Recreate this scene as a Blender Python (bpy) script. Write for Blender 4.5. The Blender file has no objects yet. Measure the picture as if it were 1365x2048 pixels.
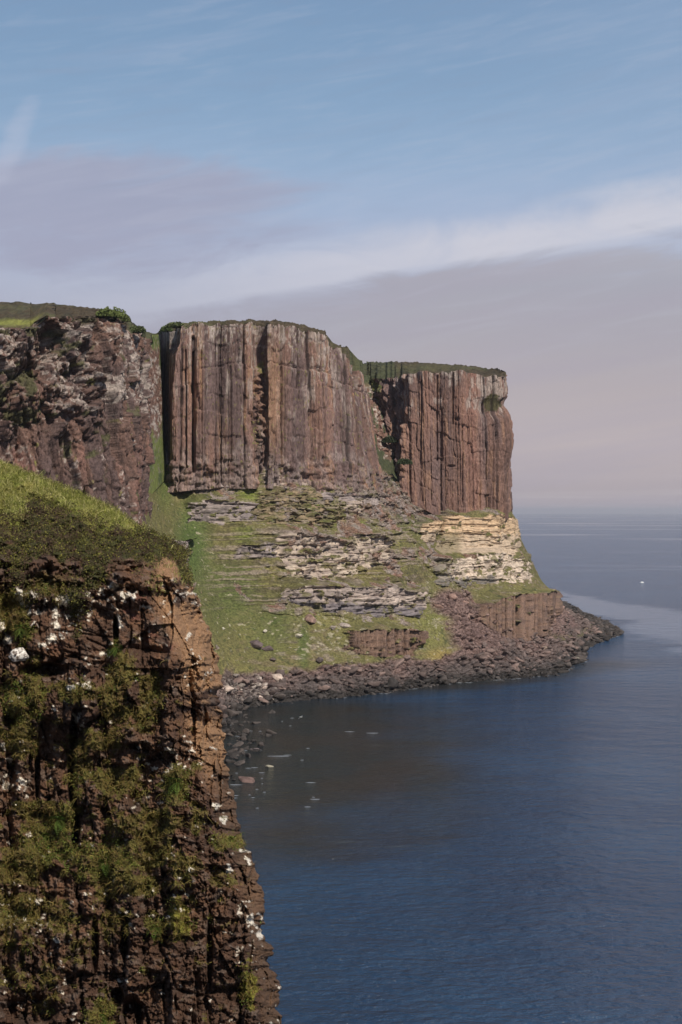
import bpy, math, random
import numpy as np
from mathutils import Vector, Matrix

C = bpy.context.scene.collection
SC = bpy.context.scene
R = math.radians

# ------------------------------------------------------------------ camera, sky, sun, exposure
CAMZ = 50.0
F = 2844.0            # focal length in photo pixels (50 mm on a 36 mm tall frame)
cam_d = bpy.data.cameras.new('camera')
cam = bpy.data.objects.new('camera', cam_d)
C.objects.link(cam)
cam.location = (0, 0, CAMZ)
cam.rotation_euler = (R(90), 0, 0)
cam_d.sensor_fit = 'VERTICAL'
cam_d.sensor_height = 36.0
cam_d.lens = 50.0
cam_d.clip_start = 0.5
cam_d.clip_end = 80000
SC.camera = cam

SUN_EL, SUN_AZ = R(43), R(148)        # azimuth clockwise from +Y (camera looks along +Y)
world = bpy.data.worlds.new('World')
SC.world = world
world.use_nodes = True


def build_world():
    nt = world.node_tree
    N, L = nt.nodes, nt.links
    N.clear()

    def n(t, **k):
        x = N.new(t)
        for a, b in k.items():
            setattr(x, a, b)
        return x

    def val(sock, v):
        if isinstance(v, (int, float)):
            sock.default_value = v
        else:
            L.new(v, sock)

    def m(op, a, b=0.0, c=None):
        x = n('ShaderNodeMath', operation=op)
        val(x.inputs[0], a)
        val(x.inputs[1], b)
        if c is not None:
            val(x.inputs[2], c)
        return x.outputs[0]

    def rng(v, a, b, c=0.0, d=1.0, smooth=True):
        x = n('ShaderNodeMapRange')
        x.interpolation_type = 'SMOOTHSTEP' if smooth else 'LINEAR'
        val(x.inputs['Value'], v)
        val(x.inputs['From Min'], a); val(x.inputs['From Max'], b)
        val(x.inputs['To Min'], c); val(x.inputs['To Max'], d)
        return x.outputs[0]

    def mix(f, a, b):
        x = n('ShaderNodeMix', data_type='RGBA')
        val(x.inputs[0], f)
        for s, v in ((x.inputs[6], a), (x.inputs[7], b)):
            if isinstance(v, tuple):
                s.default_value = (*v, 1)
            else:
                L.new(v, s)
        return x.outputs[2]

    def noise(vec, scale, detail=4, rough=0.5, dist=0.0):
        x = n('ShaderNodeTexNoise')
        x.inputs['Scale'].default_value = scale
        x.inputs['Detail'].default_value = detail
        x.inputs['Roughness'].default_value = rough
        x.inputs['Distortion'].default_value = dist
        L.new(vec, x.inputs['Vector'])
        return x.outputs['Fac']

    tc = n('ShaderNodeTexCoord')
    sep = n('ShaderNodeSeparateXYZ')
    L.new(tc.outputs['Generated'], sep.inputs[0])
    X, Y, Z = sep.outputs
    az = m('ARCTAN2', X, Y)                       # 0 straight north, + to the east
    el = m('ARCSINE', Z)
    # sky coordinates in hundreds of milliradians
    U = m('MULTIPLY', az, 10.0)
    V = m('MULTIPLY', el, 10.0)

    def vec(u, v, w=0.0):
        c = n('ShaderNodeCombineXYZ')
        val(c.inputs[0], u); val(c.inputs[1], v); val(c.inputs[2], w)
        return c.outputs[0]

    big = noise(vec(m('MULTIPLY', U, 0.35), V), 0.9, 5, 0.55)
    fine = noise(vec(m('ADD', m('MULTIPLY', U, 0.5), m('MULTIPLY', V, 0.6)), m('SUBTRACT', m('MULTIPLY', V, 1.6), m('MULTIPLY', U, 0.35)), 3.0), 1.3, 10, 0.60, 0.9)
    wisp = noise(vec(m('MULTIPLY', U, 0.22), m('SUBTRACT', m('MULTIPLY', V, 3.2), m('MULTIPLY', U, 0.5)), 7.0), 1.6, 9, 0.58)
    bn = m('SUBTRACT', big, 0.5)
    fn = m('SUBTRACT', fine, 0.5)
    wn = m('SUBTRACT', wisp, 0.5)

    Vw = m('ADD', V, m('ADD', m('MULTIPLY', bn, 0.30), m('MULTIPLY', fn, 0.22)))
    ramp = n('ShaderNodeValToRGB')
    L.new(rng(Vw, 0.0, 4.0, 0, 1, False), ramp.inputs[0])
    cr = ramp.color_ramp
    cr.interpolation = 'B_SPLINE'
    pts = [(0.0, (0.47, 0.42, 0.47)), (0.25, (0.44, 0.43, 0.50)), (0.40, (0.43, 0.47, 0.60)),
           (0.50, (0.40, 0.48, 0.65)), (0.60, (0.30, 0.43, 0.61)), (0.74, (0.225, 0.355, 0.535)),
           (0.88, (0.205, 0.325, 0.505)), (1.0, (0.175, 0.27, 0.45))]
    while len(cr.elements) < len(pts):
        cr.elements.new(0.5)
    for e, (p, c) in zip(cr.elements, pts):
        e.position = p
        e.color = (*c, 1)
    col = ramp.outputs[0]
    # thin high veil streaks
    veil = m('MULTIPLY', rng(wisp, 0.48, 0.75), rng(V, 1.6, 2.8))
    col = mix(m('MULTIPLY', veil, 0.26), col, (0.36, 0.44, 0.60))
    # right side of the sky a touch paler
    col = mix(m('MULTIPLY', rng(U, 0.2, 3.0), m('MULTIPLY', rng(V, 1.2, 2.4), 0.22)), col, (0.36, 0.44, 0.60))
    # bright streak climbing to the right
    line = m('ADD', m('MULTIPLY', U, 0.155), 1.70)
    d = m('SUBTRACT', V, m('ADD', line, m('ADD', m('MULTIPLY', bn, 0.40), m('ADD', m('MULTIPLY', wn, 0.35), m('MULTIPLY', fn, 0.45)))))
    streak = m('MULTIPLY', rng(m('ADD', m('ABSOLUTE', d), m('MULTIPLY', wn, 0.3)), 0.0, 0.30, 1, 0), rng(U, -2.8, 1.2))
    col = mix(m('MULTIPLY', m('MULTIPLY', streak, rng(fine, 0.25, 0.6, 0.45, 1.0)), 0.72), col, (0.68, 0.66, 0.71))
    # lilac bank at the left
    ud = m('DIVIDE', m('ADD', U, 2.1), 1.7)
    vd = m('DIVIDE', m('SUBTRACT', V, 2.02), 0.36)
    e2 = m('ADD', m('MULTIPLY', ud, ud), m('MULTIPLY', vd, vd))
    bank = rng(m('ADD', e2, m('ADD', m('MULTIPLY', wn, 2.2), m('ADD', m('MULTIPLY', fn, 3.6), m('MULTIPLY', bn, 2.0)))), 0.2, 1.7, 1, 0)
    col = mix(m('MULTIPLY', bank, 0.80), col, (0.36, 0.37, 0.49))
    # low grey-lilac bank with a feathered top edge that climbs to the right
    top = m('ADD', 1.42, m('ADD', rng(U, -1.6, 2.4, -0.02, 0.46), m('ADD', m('MULTIPLY', fn, 0.95), m('ADD', m('MULTIPLY', wn, 0.55), m('MULTIPLY', bn, 0.25)))))
    low = rng(m('SUBTRACT', V, top), -0.22, 0.10, 1, 0)
    lowcol = n('ShaderNodeValToRGB')
    L.new(rng(V, 0.0, 1.9, 0, 1, False), lowcol.inputs[0])
    lc = lowcol.color_ramp
    pts = [(0.0, (0.50, 0.435, 0.475)), (0.07, (0.455, 0.40, 0.425)), (0.25, (0.51, 0.45, 0.465)), (0.45, (0.465, 0.42, 0.445)),
           (0.62, (0.425, 0.405, 0.45)), (0.82, (0.40, 0.40, 0.465)), (1.0, (0.44, 0.445, 0.51))]
    while len(lc.elements) < len(pts):
        lc.elements.new(0.5)
    for e, (p, c) in zip(lc.elements, pts):
        e.position = p
        e.color = (*c, 1)
    lcol = mix(m('MULTIPLY', rng(wisp, 0.35, 0.7), 0.35), lowcol.outputs[0], (0.40, 0.37, 0.45))
    lcol = mix(m('MULTIPLY', rng(U, 1.0, -2.6), 0.55), lcol, (0.36, 0.38, 0.50))
    col = mix(low, col, lcol)
    # fine cirrus grain over everything above the haze
    ci = noise(vec(m('MULTIPLY', U, 0.9), m('SUBTRACT', m('MULTIPLY', V, 7.0), m('MULTIPLY', U, 1.2)), 11.0), 1.5, 10, 0.62, 0.5)
    col = mix(m('MULTIPLY', m('MULTIPLY', rng(ci, 0.45, 0.75), rng(V, 0.5, 1.6)), 0.15), col, (0.56, 0.58, 0.68))
    col = mix(m('MULTIPLY', m('MULTIPLY', rng(ci, 0.50, 0.25), rng(V, 1.6, 2.4)), 0.16), col, (0.27, 0.31, 0.42))
    # pale streaks low over the water
    lo = noise(vec(m('MULTIPLY', U, 0.3), m('MULTIPLY', V, 14.0), 2.0), 1.2, 3, 0.5)
    col = mix(m('MULTIPLY', m('MULTIPLY', rng(lo, 0.45, 0.65), rng(V, 0.32, 0.02)), 0.5), col, (0.60, 0.54, 0.55))
    # small wisp at the left
    wu = m('DIVIDE', m('SUBTRACT', U, m('ADD', -2.26, m('MULTIPLY', m('SUBTRACT', V, 2.5), 0.42))), 0.11)
    wv = m('DIVIDE', m('SUBTRACT', V, 2.5), 0.26)
    we = m('ADD', m('MULTIPLY', wu, wu), m('MULTIPLY', wv, wv))
    col = mix(m('MULTIPLY', rng(m('ADD', we, m('MULTIPLY', fn, 4.0)), 0.0, 1.5, 1, 0), 0.42), col, (0.52, 0.55, 0.68))

    sky = n('ShaderNodeTexSky', sky_type='NISHITA')
    sky.sun_disc = False
    sky.sun_elevation = SUN_EL
    sky.sun_rotation = SUN_AZ
    sky.air_density = 1.0
    sky.dust_density = 1.5
    bg1 = n('ShaderNodeBackground')
    L.new(sky.outputs[0], bg1.inputs[0])
    bg1.inputs[1].default_value = 0.06
    bg2 = n('ShaderNodeBackground')
    L.new(col, bg2.inputs[0])
    bg2.inputs[1].default_value = 1.0
    ms = n('ShaderNodeMixShader')
    L.new(rng(el, 0.50, 0.95, 1.0, 0.25), ms.inputs[0])
    L.new(bg1.outputs[0], ms.inputs[1])
    L.new(bg2.outputs[0], ms.inputs[2])
    out = n('ShaderNodeOutputWorld')
    L.new(ms.outputs[0], out.inputs[0])


build_world()

sun_d = bpy.data.lights.new('sun', 'SUN')
sun_d.energy = 4.3
sun_d.angle = R(0.4)
sun_d.color = (1.0, 0.91, 0.79)
sun = bpy.data.objects.new('sun', sun_d)
C.objects.link(sun)
sdir = Vector((math.sin(SUN_AZ) * math.cos(SUN_EL), math.cos(SUN_AZ) * math.cos(SUN_EL), math.sin(SUN_EL)))
sun.rotation_euler = sdir.to_track_quat('Z', 'Y').to_euler()

SC.view_settings.view_transform = 'Standard'
SC.view_settings.look = 'None'
SC.view_settings.exposure = 0.0
SC.view_settings.gamma = 1.0
SC.render.engine = 'CYCLES'
SC.cycles.max_bounces = 5
SC.cycles.diffuse_bounces = 3
SC.cycles.glossy_bounces = 3
SC.cycles.use_denoising = True


# ------------------------------------------------------------------ helpers
def wpos(px, D, py=None, z=None):
    """a point of the place from a direction in the photograph and its own distance D (metres north)"""
    return np.array([(px - 682.5) / F * D, D, (CAMZ + (1024 - py) / F * D) if z is None else z])


def sstep(x, a, b):
    t = np.clip((x - a) / (b - a), 0, 1)
    return t * t * (3 - 2 * t)


def lerp(a, b, t):
    return a + (b - a) * t


def h2(ix, iy, seed=0):
    n = (ix.astype(np.int64) * 374761393 + iy.astype(np.int64) * 668265263 + seed * 1442695041) & 0xffffffff
    n = ((n ^ (n >> 13)) * 1274126177) & 0xffffffff
    n = ((n ^ (n >> 16)) * 2246822519) & 0xffffffff
    n = n ^ (n >> 15)
    return (n & 0xffffff) / float(0x1000000)


def vnoise(x, y, seed=0):
    ix, iy = np.floor(x), np.floor(y)
    fx, fy = x - ix, y - iy
    fx = fx * fx * fx * (fx * (fx * 6 - 15) + 10)
    fy = fy * fy * fy * (fy * (fy * 6 - 15) + 10)
    a, b = h2(ix, iy, seed), h2(ix + 1, iy, seed)
    c, d = h2(ix, iy + 1, seed), h2(ix + 1, iy + 1, seed)
    return lerp(lerp(a, b, fx), lerp(c, d, fx), fy)


def fbm(x, y, seed=0, oct=5, gain=0.5):
    """roughly -1..1"""
    s, a, t = 0, 1.0, 0
    for i in range(oct):
        s = s + a * (vnoise(x, y, seed + i * 17) * 2 - 1)
        t += a
        a *= gain
        x, y = x * 2.03 + 11.3, y * 2.03 + 5.7
    return s / t * 1.6


def ridged(x, y, seed=0, oct=4):
    s, a, t = 0, 1.0, 0
    for i in range(oct):
        s = s + a * (1 - np.abs(vnoise(x, y, seed + i * 13) * 2 - 1))
        t += a
        a *= 0.5
        x, y = x * 2.1 + 3.1, y * 2.1 + 9.2
    return s / t


def vor(x, y, seed=0, jit=0.9):
    """F1, F2, random value of the nearest cell, second random value"""
    ix, iy = np.floor(x), np.floor(y)
    f1 = np.full(x.shape, 9.0); f2 = np.full(x.shape, 9.0)
    r1 = np.zeros(x.shape); r2 = np.zeros(x.shape)
    for dx in (-1, 0, 1):
        for dy in (-1, 0, 1):
            cx, cy = ix + dx, iy + dy
            qx = cx + 0.5 + jit * (h2(cx, cy, seed) - 0.5)
            qy = cy + 0.5 + jit * (h2(cx, cy, seed + 101) - 0.5)
            d = np.sqrt((qx - x) ** 2 + (qy - y) ** 2)
            new = d < f1
            f2 = np.where(new, f1, np.minimum(f2, d))
            f1 = np.where(new, d, f1)
            r1 = np.where(new, h2(cx, cy, seed + 202), r1)
            r2 = np.where(new, h2(cx, cy, seed + 303), r2)
    return f1, f2, r1, r2


def facets(x, y, seed, tilt=1.0, jit=0.95):
    """broken rock: every cell is a tilted plane at its own level; returns level+tilt and distance to the cell edge"""
    ix, iy = np.floor(x), np.floor(y)
    f1 = np.full(x.shape, 9.0); f2 = np.full(x.shape, 9.0); out = np.zeros(x.shape)
    for dx in (-1, 0, 1):
        for dy in (-1, 0, 1):
            cx, cy = ix + dx, iy + dy
            ex_ = x - (cx + 0.5 + jit * (h2(cx, cy, seed) - 0.5))
            ey_ = y - (cy + 0.5 + jit * (h2(cx, cy, seed + 101) - 0.5))
            d = np.sqrt(ex_ ** 2 + ey_ ** 2)
            v = (h2(cx, cy, seed + 202) - .5) + tilt * (ex_ * (h2(cx, cy, seed + 303) - .5) * 2 + ey_ * (h2(cx, cy, seed + 404) - .5) * 2)
            new = d < f1
            f2 = np.where(new, f1, np.minimum(f2, d))
            f1 = np.where(new, d, f1)
            out = np.where(new, v, out)
    return out, f2 - f1


def bricks(a_, z_, th, wd, seed):
    """bedded blocks: random value per block, and a joint mask"""
    q = z_ / th
    cz = np.floor(q)
    w_ = a_ / (wd * (.6 + .9 * h2(cz, np.zeros_like(cz), seed))) + 9 * h2(cz, np.zeros_like(cz) + 3, seed)
    ca = np.floor(w_)
    ed = np.minimum(np.minimum(q - cz, 1 - (q - cz)) * th, np.minimum(w_ - ca, 1 - (w_ - ca)) * wd)
    return h2(cz, ca, seed + 1), ed, h2(cz, ca, seed + 2)


def ell(px, py, cx, cy, rx, ry, soft=0.5):
    """1 inside an ellipse, fading at its rim"""
    return 1 - sstep(np.sqrt(((px - cx) / rx) ** 2 + ((py - cy) / ry) ** 2), 1 - soft, 1 + soft * 0.4)


def mesh_obj(name, verts, faces, mat, cols=None, parent=None, smooth=False, **props):
    me = bpy.data.meshes.new(name)
    verts = np.ascontiguousarray(verts, dtype=np.float32)
    faces = np.ascontiguousarray(faces, dtype=np.int32)
    k = faces.shape[1]
    me.vertices.add(len(verts))
    me.vertices.foreach_set('co', verts.ravel())
    me.loops.add(faces.size)
    me.loops.foreach_set('vertex_index', faces.ravel())
    me.polygons.add(len(faces))
    me.polygons.foreach_set('loop_start', np.arange(0, faces.size, k, dtype=np.int32))
    me.polygons.foreach_set('loop_total', np.full(len(faces), k, dtype=np.int32))
    if smooth:
        me.polygons.foreach_set('use_smooth', np.ones(len(faces), dtype=bool))
    me.update(calc_edges=True)
    if cols is not None:
        at = me.color_attributes.new('tint', 'FLOAT_COLOR', 'POINT')
        c4 = np.ones((len(verts), 4), dtype=np.float32)
        c4[:, :3] = cols
        at.data.foreach_set('color', c4.ravel())
    me.materials.append(mat)
    o = bpy.data.objects.new(name, me)
    C.objects.link(o)
    if parent is not None:
        o.parent = parent
    for a, b in props.items():
        o[a] = b
    return o


def grid_faces(nr, nc):
    i = np.arange(nr - 1)[:, None] * nc + np.arange(nc - 1)[None, :]
    i = i.ravel()
    return np.stack([i, i + 1, i + nc + 1, i + nc], 1)


def sub_mesh(name, P, faces, keep, mat, cols, **props):
    f = faces[keep]
    used = np.unique(f)
    remap = np.zeros(len(P), dtype=np.int64)
    remap[used] = np.arange(len(used))
    return mesh_obj(name, P[used], remap[f], mat, cols[used], **props)


def mixc(a, b, t):
    a, b = np.asarray(a, float), np.asarray(b, float)
    return a + (b - a) * np.asarray(t)[..., None]


def tint_mat(name, scale=(1, 1, 1), lo=0.6, hi=1.35, fine=3.0, bump=0.5, dist=0.3, rough=0.9, streak=None, spec=0.2):
    """surface whose own colour comes from its vertex tint, broken up by procedural grain, with grain bump"""
    mt = bpy.data.materials.new(name)
    mt.use_nodes = True
    nt = mt.node_tree
    N, L = nt.nodes, nt.links
    b = N['Principled BSDF']
    b.inputs['Roughness'].default_value = rough
    b.inputs['Specular IOR Level'].default_value = spec
    at = N.new('ShaderNodeAttribute'); at.attribute_name = 'tint'
    tc = N.new('ShaderNodeTexCoord')
    mp = N.new('ShaderNodeMapping'); mp.inputs['Scale'].default_value = scale
    L.new(tc.outputs['Object'], mp.inputs[0])
    n1 = N.new('ShaderNodeTexNoise'); n1.inputs['Scale'].default_value = fine
    n1.inputs['Detail'].default_value = 8; n1.inputs['Roughness'].default_value = 0.65
    L.new(mp.outputs[0], n1.inputs['Vector'])
    mr = N.new('ShaderNodeMapRange')
    mr.inputs['From Min'].default_value = 0.3; mr.inputs['From Max'].default_value = 0.7
    mr.inputs['To Min'].default_value = lo; mr.inputs['To Max'].default_value = hi
    L.new(n1.outputs['Fac'], mr.inputs['Value'])
    mul = N.new('ShaderNodeVectorMath'); mul.operation = 'SCALE'
    L.new(at.outputs['Color'], mul.inputs[0]); L.new(mr.outputs[0], mul.inputs['Scale'])
    L.new(mul.outputs[0], b.inputs['Base Color'])
    if bump:
        n2 = N.new('ShaderNodeTexNoise'); n2.inputs['Scale'].default_value = fine * 1.7
        n2.inputs['Detail'].default_value = 6; n2.inputs['Roughness'].default_value = 0.6
        L.new(mp.outputs[0], n2.inputs['Vector'])
        bp = N.new('ShaderNodeBump'); bp.inputs['Strength'].default_value = bump; bp.inputs['Distance'].default_value = dist
        L.new(n2.outputs['Fac'], bp.inputs['Height'])
        L.new(bp.outputs[0], b.inputs['Normal'])
    return mt


M_col = tint_mat('columnar_basalt', (1.0, 1.0, 0.22), 0.50, 1.55, 2.6, 0.9, 0.5)
M_rough = tint_mat('rough_basalt', (1.0, 1.0, 0.7), 0.45, 1.6, 1.2, 0.8, 0.6)
M_strata = tint_mat('bedded_rock', (0.5, 0.5, 2.2), 0.55, 1.4, 1.2, 0.7, 0.5)
M_slope = tint_mat('turf', (1, 1, 1.6), 0.38, 1.6, 1.3, 1.0, 0.8)
M_moor = tint_mat('heather_moor', (1, 1, 1), 0.55, 1.4, 0.7, 0.8, 0.7)
M_scree = tint_mat('boulder_rock', (1, 1, 1), 0.5, 1.5, 1.3, 0.7, 0.4)
M_fore = tint_mat('weathered_basalt', (1, 1, 1.3), 0.5, 1.5, 9.0, 0.8, 0.05)
M_leaf = tint_mat('leaves', (1, 1, 1), 0.7, 1.3, 6.0, 0.0, 0.05, 0.75)


# ------------------------------------------------------------------ the far headland: cliffs
def resample(tab, step):
    """tab rows: base px, base D, base py, top px, top D, top py -> dense base and top points, arc length"""
    tab = np.array(tab, float)
    B = np.stack([wpos(r[0], r[1], r[2]) for r in tab])
    T = np.stack([wpos(r[3], r[4], r[5]) for r in tab])
    seg = np.linalg.norm(np.diff(B[:, :2], axis=0), axis=1)
    seg = np.maximum(seg, np.linalg.norm(np.diff(T[:, :2], axis=0), axis=1))
    s = np.concatenate([[0], np.cumsum(seg)])
    n = int(s[-1] / step)
    q = np.linspace(0, s[-1], n)
    Bq = np.stack([np.interp(q, s, B[:, k]) for k in range(3)], 1)
    Tq = np.stack([np.interp(q, s, T[:, k]) for k in range(3)], 1)
    # smoothed outward normal
    tx, ty = np.gradient(Bq[:, 0]), np.gradient(Bq[:, 1])
    w = max(3, int(3.0 / step)); ker = np.ones(w) / w
    tx = np.convolve(np.pad(tx, w, 'edge'), ker, 'same')[w:-w]
    ty = np.convolve(np.pad(ty, w, 'edge'), ker, 'same')[w:-w]
    ln = np.hypot(tx, ty)
    Nn = np.stack([ty / ln, -tx / ln], 1)
    return q, Bq, Tq, Nn


def breaks(total, lo, hi, rng):
    b = [0.0]
    while b[-1] < total + hi:
        b.append(b[-1] + rng.uniform(lo, hi))
    return np.array(b)


def column_relief(S, H, total, seed, wide=(3.4, 9.5), amp=1.5, groove=1.0):
    """protrusion of prismatic basalt columns; S arc length, H height above base, both 2-D"""
    rng = np.random.default_rng(seed)
    Sw = S + 0.35 * fbm(S * 0.05, H * 0.035, seed + 5, 3) + 0.10 * fbm(S * 0.3, H * 0.25, seed + 6, 3)
    out = np.zeros(S.shape)
    crack = np.zeros(S.shape)
    big = np.zeros(S.shape); bigr = np.zeros(S.shape)
    for lv, (lo, hi, a, gd, gw) in enumerate(((wide[0], wide[1], amp, 2.4, 0.42), (wide[0] * .55, wide[1] * .6, 0.55, 0.9, 0.26), (0.5, 1.8, 0.16, 0.22, 0.14))):
        b = breaks(total + 10, lo, hi, rng) - 5
        idx = np.clip(np.searchsorted(b, Sw) - 1, 0, len(b) - 2)
        p = (Sw - b[idx]) / (b[idx + 1] - b[idx])
        wd = b[idx + 1] - b[idx]
        r = rng.random(len(b))
        tilt = rng.random(len(b)) - 0.5
        edge = np.minimum(p, 1 - p) * wd
        gdep = gd * (0.10 + 1.5 * rng.random(len(b)) ** 2.6)
        # joints: the column steps back above a random height
        for jn in range(3 if lv < 2 else 1):
            hj = rng.random(len(b)) * 40
            dj = (rng.random(len(b)) ** 2) * a * 0.8
            out -= dj[idx] * sstep(H, hj[idx], hj[idx] + 0.5) * (rng.random(len(b)) < 0.6)[idx]
        out += a * (r[idx] - 0.5) * 2 * 0.6 + a * tilt[idx] * (p - 0.5) * 1.3
        # flat front with a bevelled shoulder on one side
        sh = rng.random(len(b))
        cut = 0.2 + 0.6 * sh
        out += a * 0.55 * np.where(p < cut[idx], p / cut[idx], (1 - p) / (1 - cut[idx]))
        g = np.clip(1 - edge / gw, 0, 1) * gdep[idx] * groove * sstep(vnoise(H * .12, idx * 7.3, seed + 60 + lv), .15, .45)
        out -= g
        crack = np.maximum(crack, g)
        if lv == 0:
            big = idx; bigr = r[idx]
        if lv == 1:
            bigr = 0.5 * bigr + 0.5 * r[idx]
    return out, crack, bigr


def cliff(name, tab, kind, seed, step=0.16, zstep=0.34, extra=None, paint=None, skirt=6.0, damp=None, **props):
    q, B, T, Nn = resample(tab, step)
    hgt = float(np.max(T[:, 2] - B[:, 2]))
    nr = int((hgt + skirt) / zstep)
    t = np.linspace(-skirt / hgt, 1.0, nr)[:, None]
    X = lerp(B[None, :, 0], T[None, :, 0], t)
    Y = lerp(B[None, :, 1], T[None, :, 1], t)
    Z = lerp(B[None, :, 2], T[None, :, 2], t)
    S = np.broadcast_to(q[None, :], X.shape)
    H = Z - B[None, :, 2]
    px0 = X / Y * F + 682.5
    py0 = 1024 - (Z - CAMZ) / Y * F
    if kind == 'column':
        d, crack, rnd = column_relief(S, H, q[-1], seed)
        j1, je, j2 = bricks(S + .4 * fbm(S * .3, H * .3, seed + 21, 3), H + 2.5 * fbm(S * .12, H * .1, seed + 22, 3), 5.5, 2.6, seed + 23)
        d = d + 0.8 * fbm(S * 0.05, H * 0.05, seed + 1, 3) + 0.22 * fbm(S * 1.0, H * 0.5, seed + 2, 5) + .55 * (j1 - .5) - 0.8 * (j2 > .93) - .25 * np.exp(-(je / .16) ** 2)
    else:
        d1, crack, rnd = column_relief(S + 0.25 * H, H, q[-1], seed, (3, 7), 2.2)
        a = sstep(H + 6 * fbm(S * .1, H * .1, seed + 18, 3), 14, 30) * (1 - .88 * sstep(px0, 190, 215))     # upper part broken and rubbly, lower part columnar
        F1, F2, r1, r2 = vor((S + 0.5 * H) / 6.0, H / 9.0, seed + 3)
        G1, G2, s1, s2 = vor(S / 2.0 + 0.4 * r1, H / 1.8, seed + 4)
        K1, K2, k1, k2 = vor(S / 0.8, H / 0.7, seed + 9)
        fa1, fe1 = facets((S + .45 * H) / 5.0, (H - .2 * S) / 8.0, seed + 51, 1.3)
        fa2, fe2 = facets((S + .3 * H) / 2.1, H / 2.6, seed + 52, 1.2)
        fa3, fe3 = facets(S / .9, H / 1.0, seed + 53, 1.2)
        rough = 4.2 * fa1 + 1.7 * fa2 + .6 * fa3 - .8 * np.exp(-(fe2 / .09) ** 2) - 0.9 * np.exp(-((F2 - F1) / 0.08) ** 2) \
            - 0.8 * np.exp(-((G2 - G1) / 0.12) ** 2) + 1.2 * fbm(S * .12, H * .12, seed + 8, 5)
        d = d1 * (1 - 0.75 * a) + rough * (0.25 + 0.75 * a)
        crack = np.maximum(crack * (1 - .6 * a), np.exp(-((G2 - G1) / 0.10) ** 2) * 0.9 * a)
    if damp is not None:
        d = d * damp(px0, py0)
    ew = 0
    if extra is not None:
        ew = extra(px0, py0, S, H)
    # clefts and steps are cut straight back along the broad run of the face
    w = int(14 / step); ker = np.ones(w) / w
    Wx = np.convolve(np.pad(Nn[:, 0], w, 'edge'), ker, 'same')[w:-w]; Wy = np.convolve(np.pad(Nn[:, 1], w, 'edge'), ker, 'same')[w:-w]
    wl = np.hypot(Wx, Wy); Wx, Wy = Wx / wl, Wy / wl
    # fade the relief to nothing at the rim so the turf meets it
    Nx = Nn[None, :, 0]; Ny = Nn[None, :, 1]
    X = X + Nx * d + Wx[None] * ew; Y = Y + Ny * d + Wy[None] * ew
    rim = sstep(t, 0.97, 1.0)
    Z = Z + (0.5 * fbm(S * .4, H * .3, seed + 12, 3) + 1.1 * (vnoise(S / 2.2, S * 0, seed + 15) - .5)) * rim - 0.1
    X = X + 0.0 * rim; Y = Y + 0.9 * rim * 0
    P = np.stack([X, Y, Z], -1)
    px = X / Y * F + 682.5
    py = 1024 - (Z - CAMZ) / Y * F
    col = paint(px, py, S, H, d, crack, rnd, seed)
    nr, nc = X.shape
    o = mesh_obj(name, P.reshape(-1, 3), grid_faces(nr, nc), M_col if kind == 'column' else M_rough, col.reshape(-1, 3), kind='structure', **props)
    return o, P[-1], q, Nn


BAS = np.array([0.205, 0.122, 0.096]); PURP = np.array([0.138, 0.094, 0.088]); ORNG = np.array([0.34, 0.20, 0.125])
LICH = np.array([0.42, 0.36, 0.32]); REDR = np.array([0.24, 0.125, 0.10]); DARKR = np.array([0.085, 0.065, 0.062])
GRS = np.array([0.150, 0.140, 0.056]); GRSY = np.array([0.225, 0.205, 0.075]); GRSD = np.array([0.060, 0.080, 0.032])
SAND = np.array([0.56, 0.41, 0.265]); CREAM = np.array([0.52, 0.43, 0.345]); STRG = np.array([0.34, 0.285, 0.265])


def paint_main(px, py, S, H, d, crack, rnd, seed):
    v = fbm(S * 0.25, H * 0.03, seed + 31, 4)
    st = fbm(S * 1.2, H * 0.07, seed + 32, 4)
    c = mixc(PURP, BAS, sstep(rnd + 0.5 * v, 0.1, 0.9)) * (.72 + .62 * ((rnd * 7.31) % 1.0))[..., None]
    c = mixc(c, ORNG, sstep(st + 0.6 * v, 0.35, 1.1) * 0.75)
    c = mixc(c, LICH, sstep(fbm(S * 0.9, H * 0.12, seed + 33, 5) + 0.018 * (H - 24), 0.25, 0.95) * 0.55)
    c = mixc(c, LICH, sstep(fbm(S * 1.3, H * 0.9, seed + 36, 5) + (H - 38) * 0.09, 0.3, 0.9) * 0.6)
    c = mixc(c, STRG, sstep(fbm(S * .35, H * .3, seed + 37, 4) + (9 - H) * 0.08, 0.2, 0.9) * 0.35)
    # orange wall right of the crevice
    c = mixc(c, ORNG, ell(px, py, 545, 790, 26, 130, 0.7) * 0.7)
    c = mixc(c, GRSY * .9, sstep(fbm(S * 1.5, H * 1.5, seed + 35, 4) + 1.4 * ell(px, py, 522, 735, 8, 14) + ell(px, py, 513, 870, 10, 40) * .8, 0.75, 0.95) * 0.9)
    c = mixc(c, DARKR * .8, np.clip(crack * 0.9, 0, 0.75))
    return c


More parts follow.
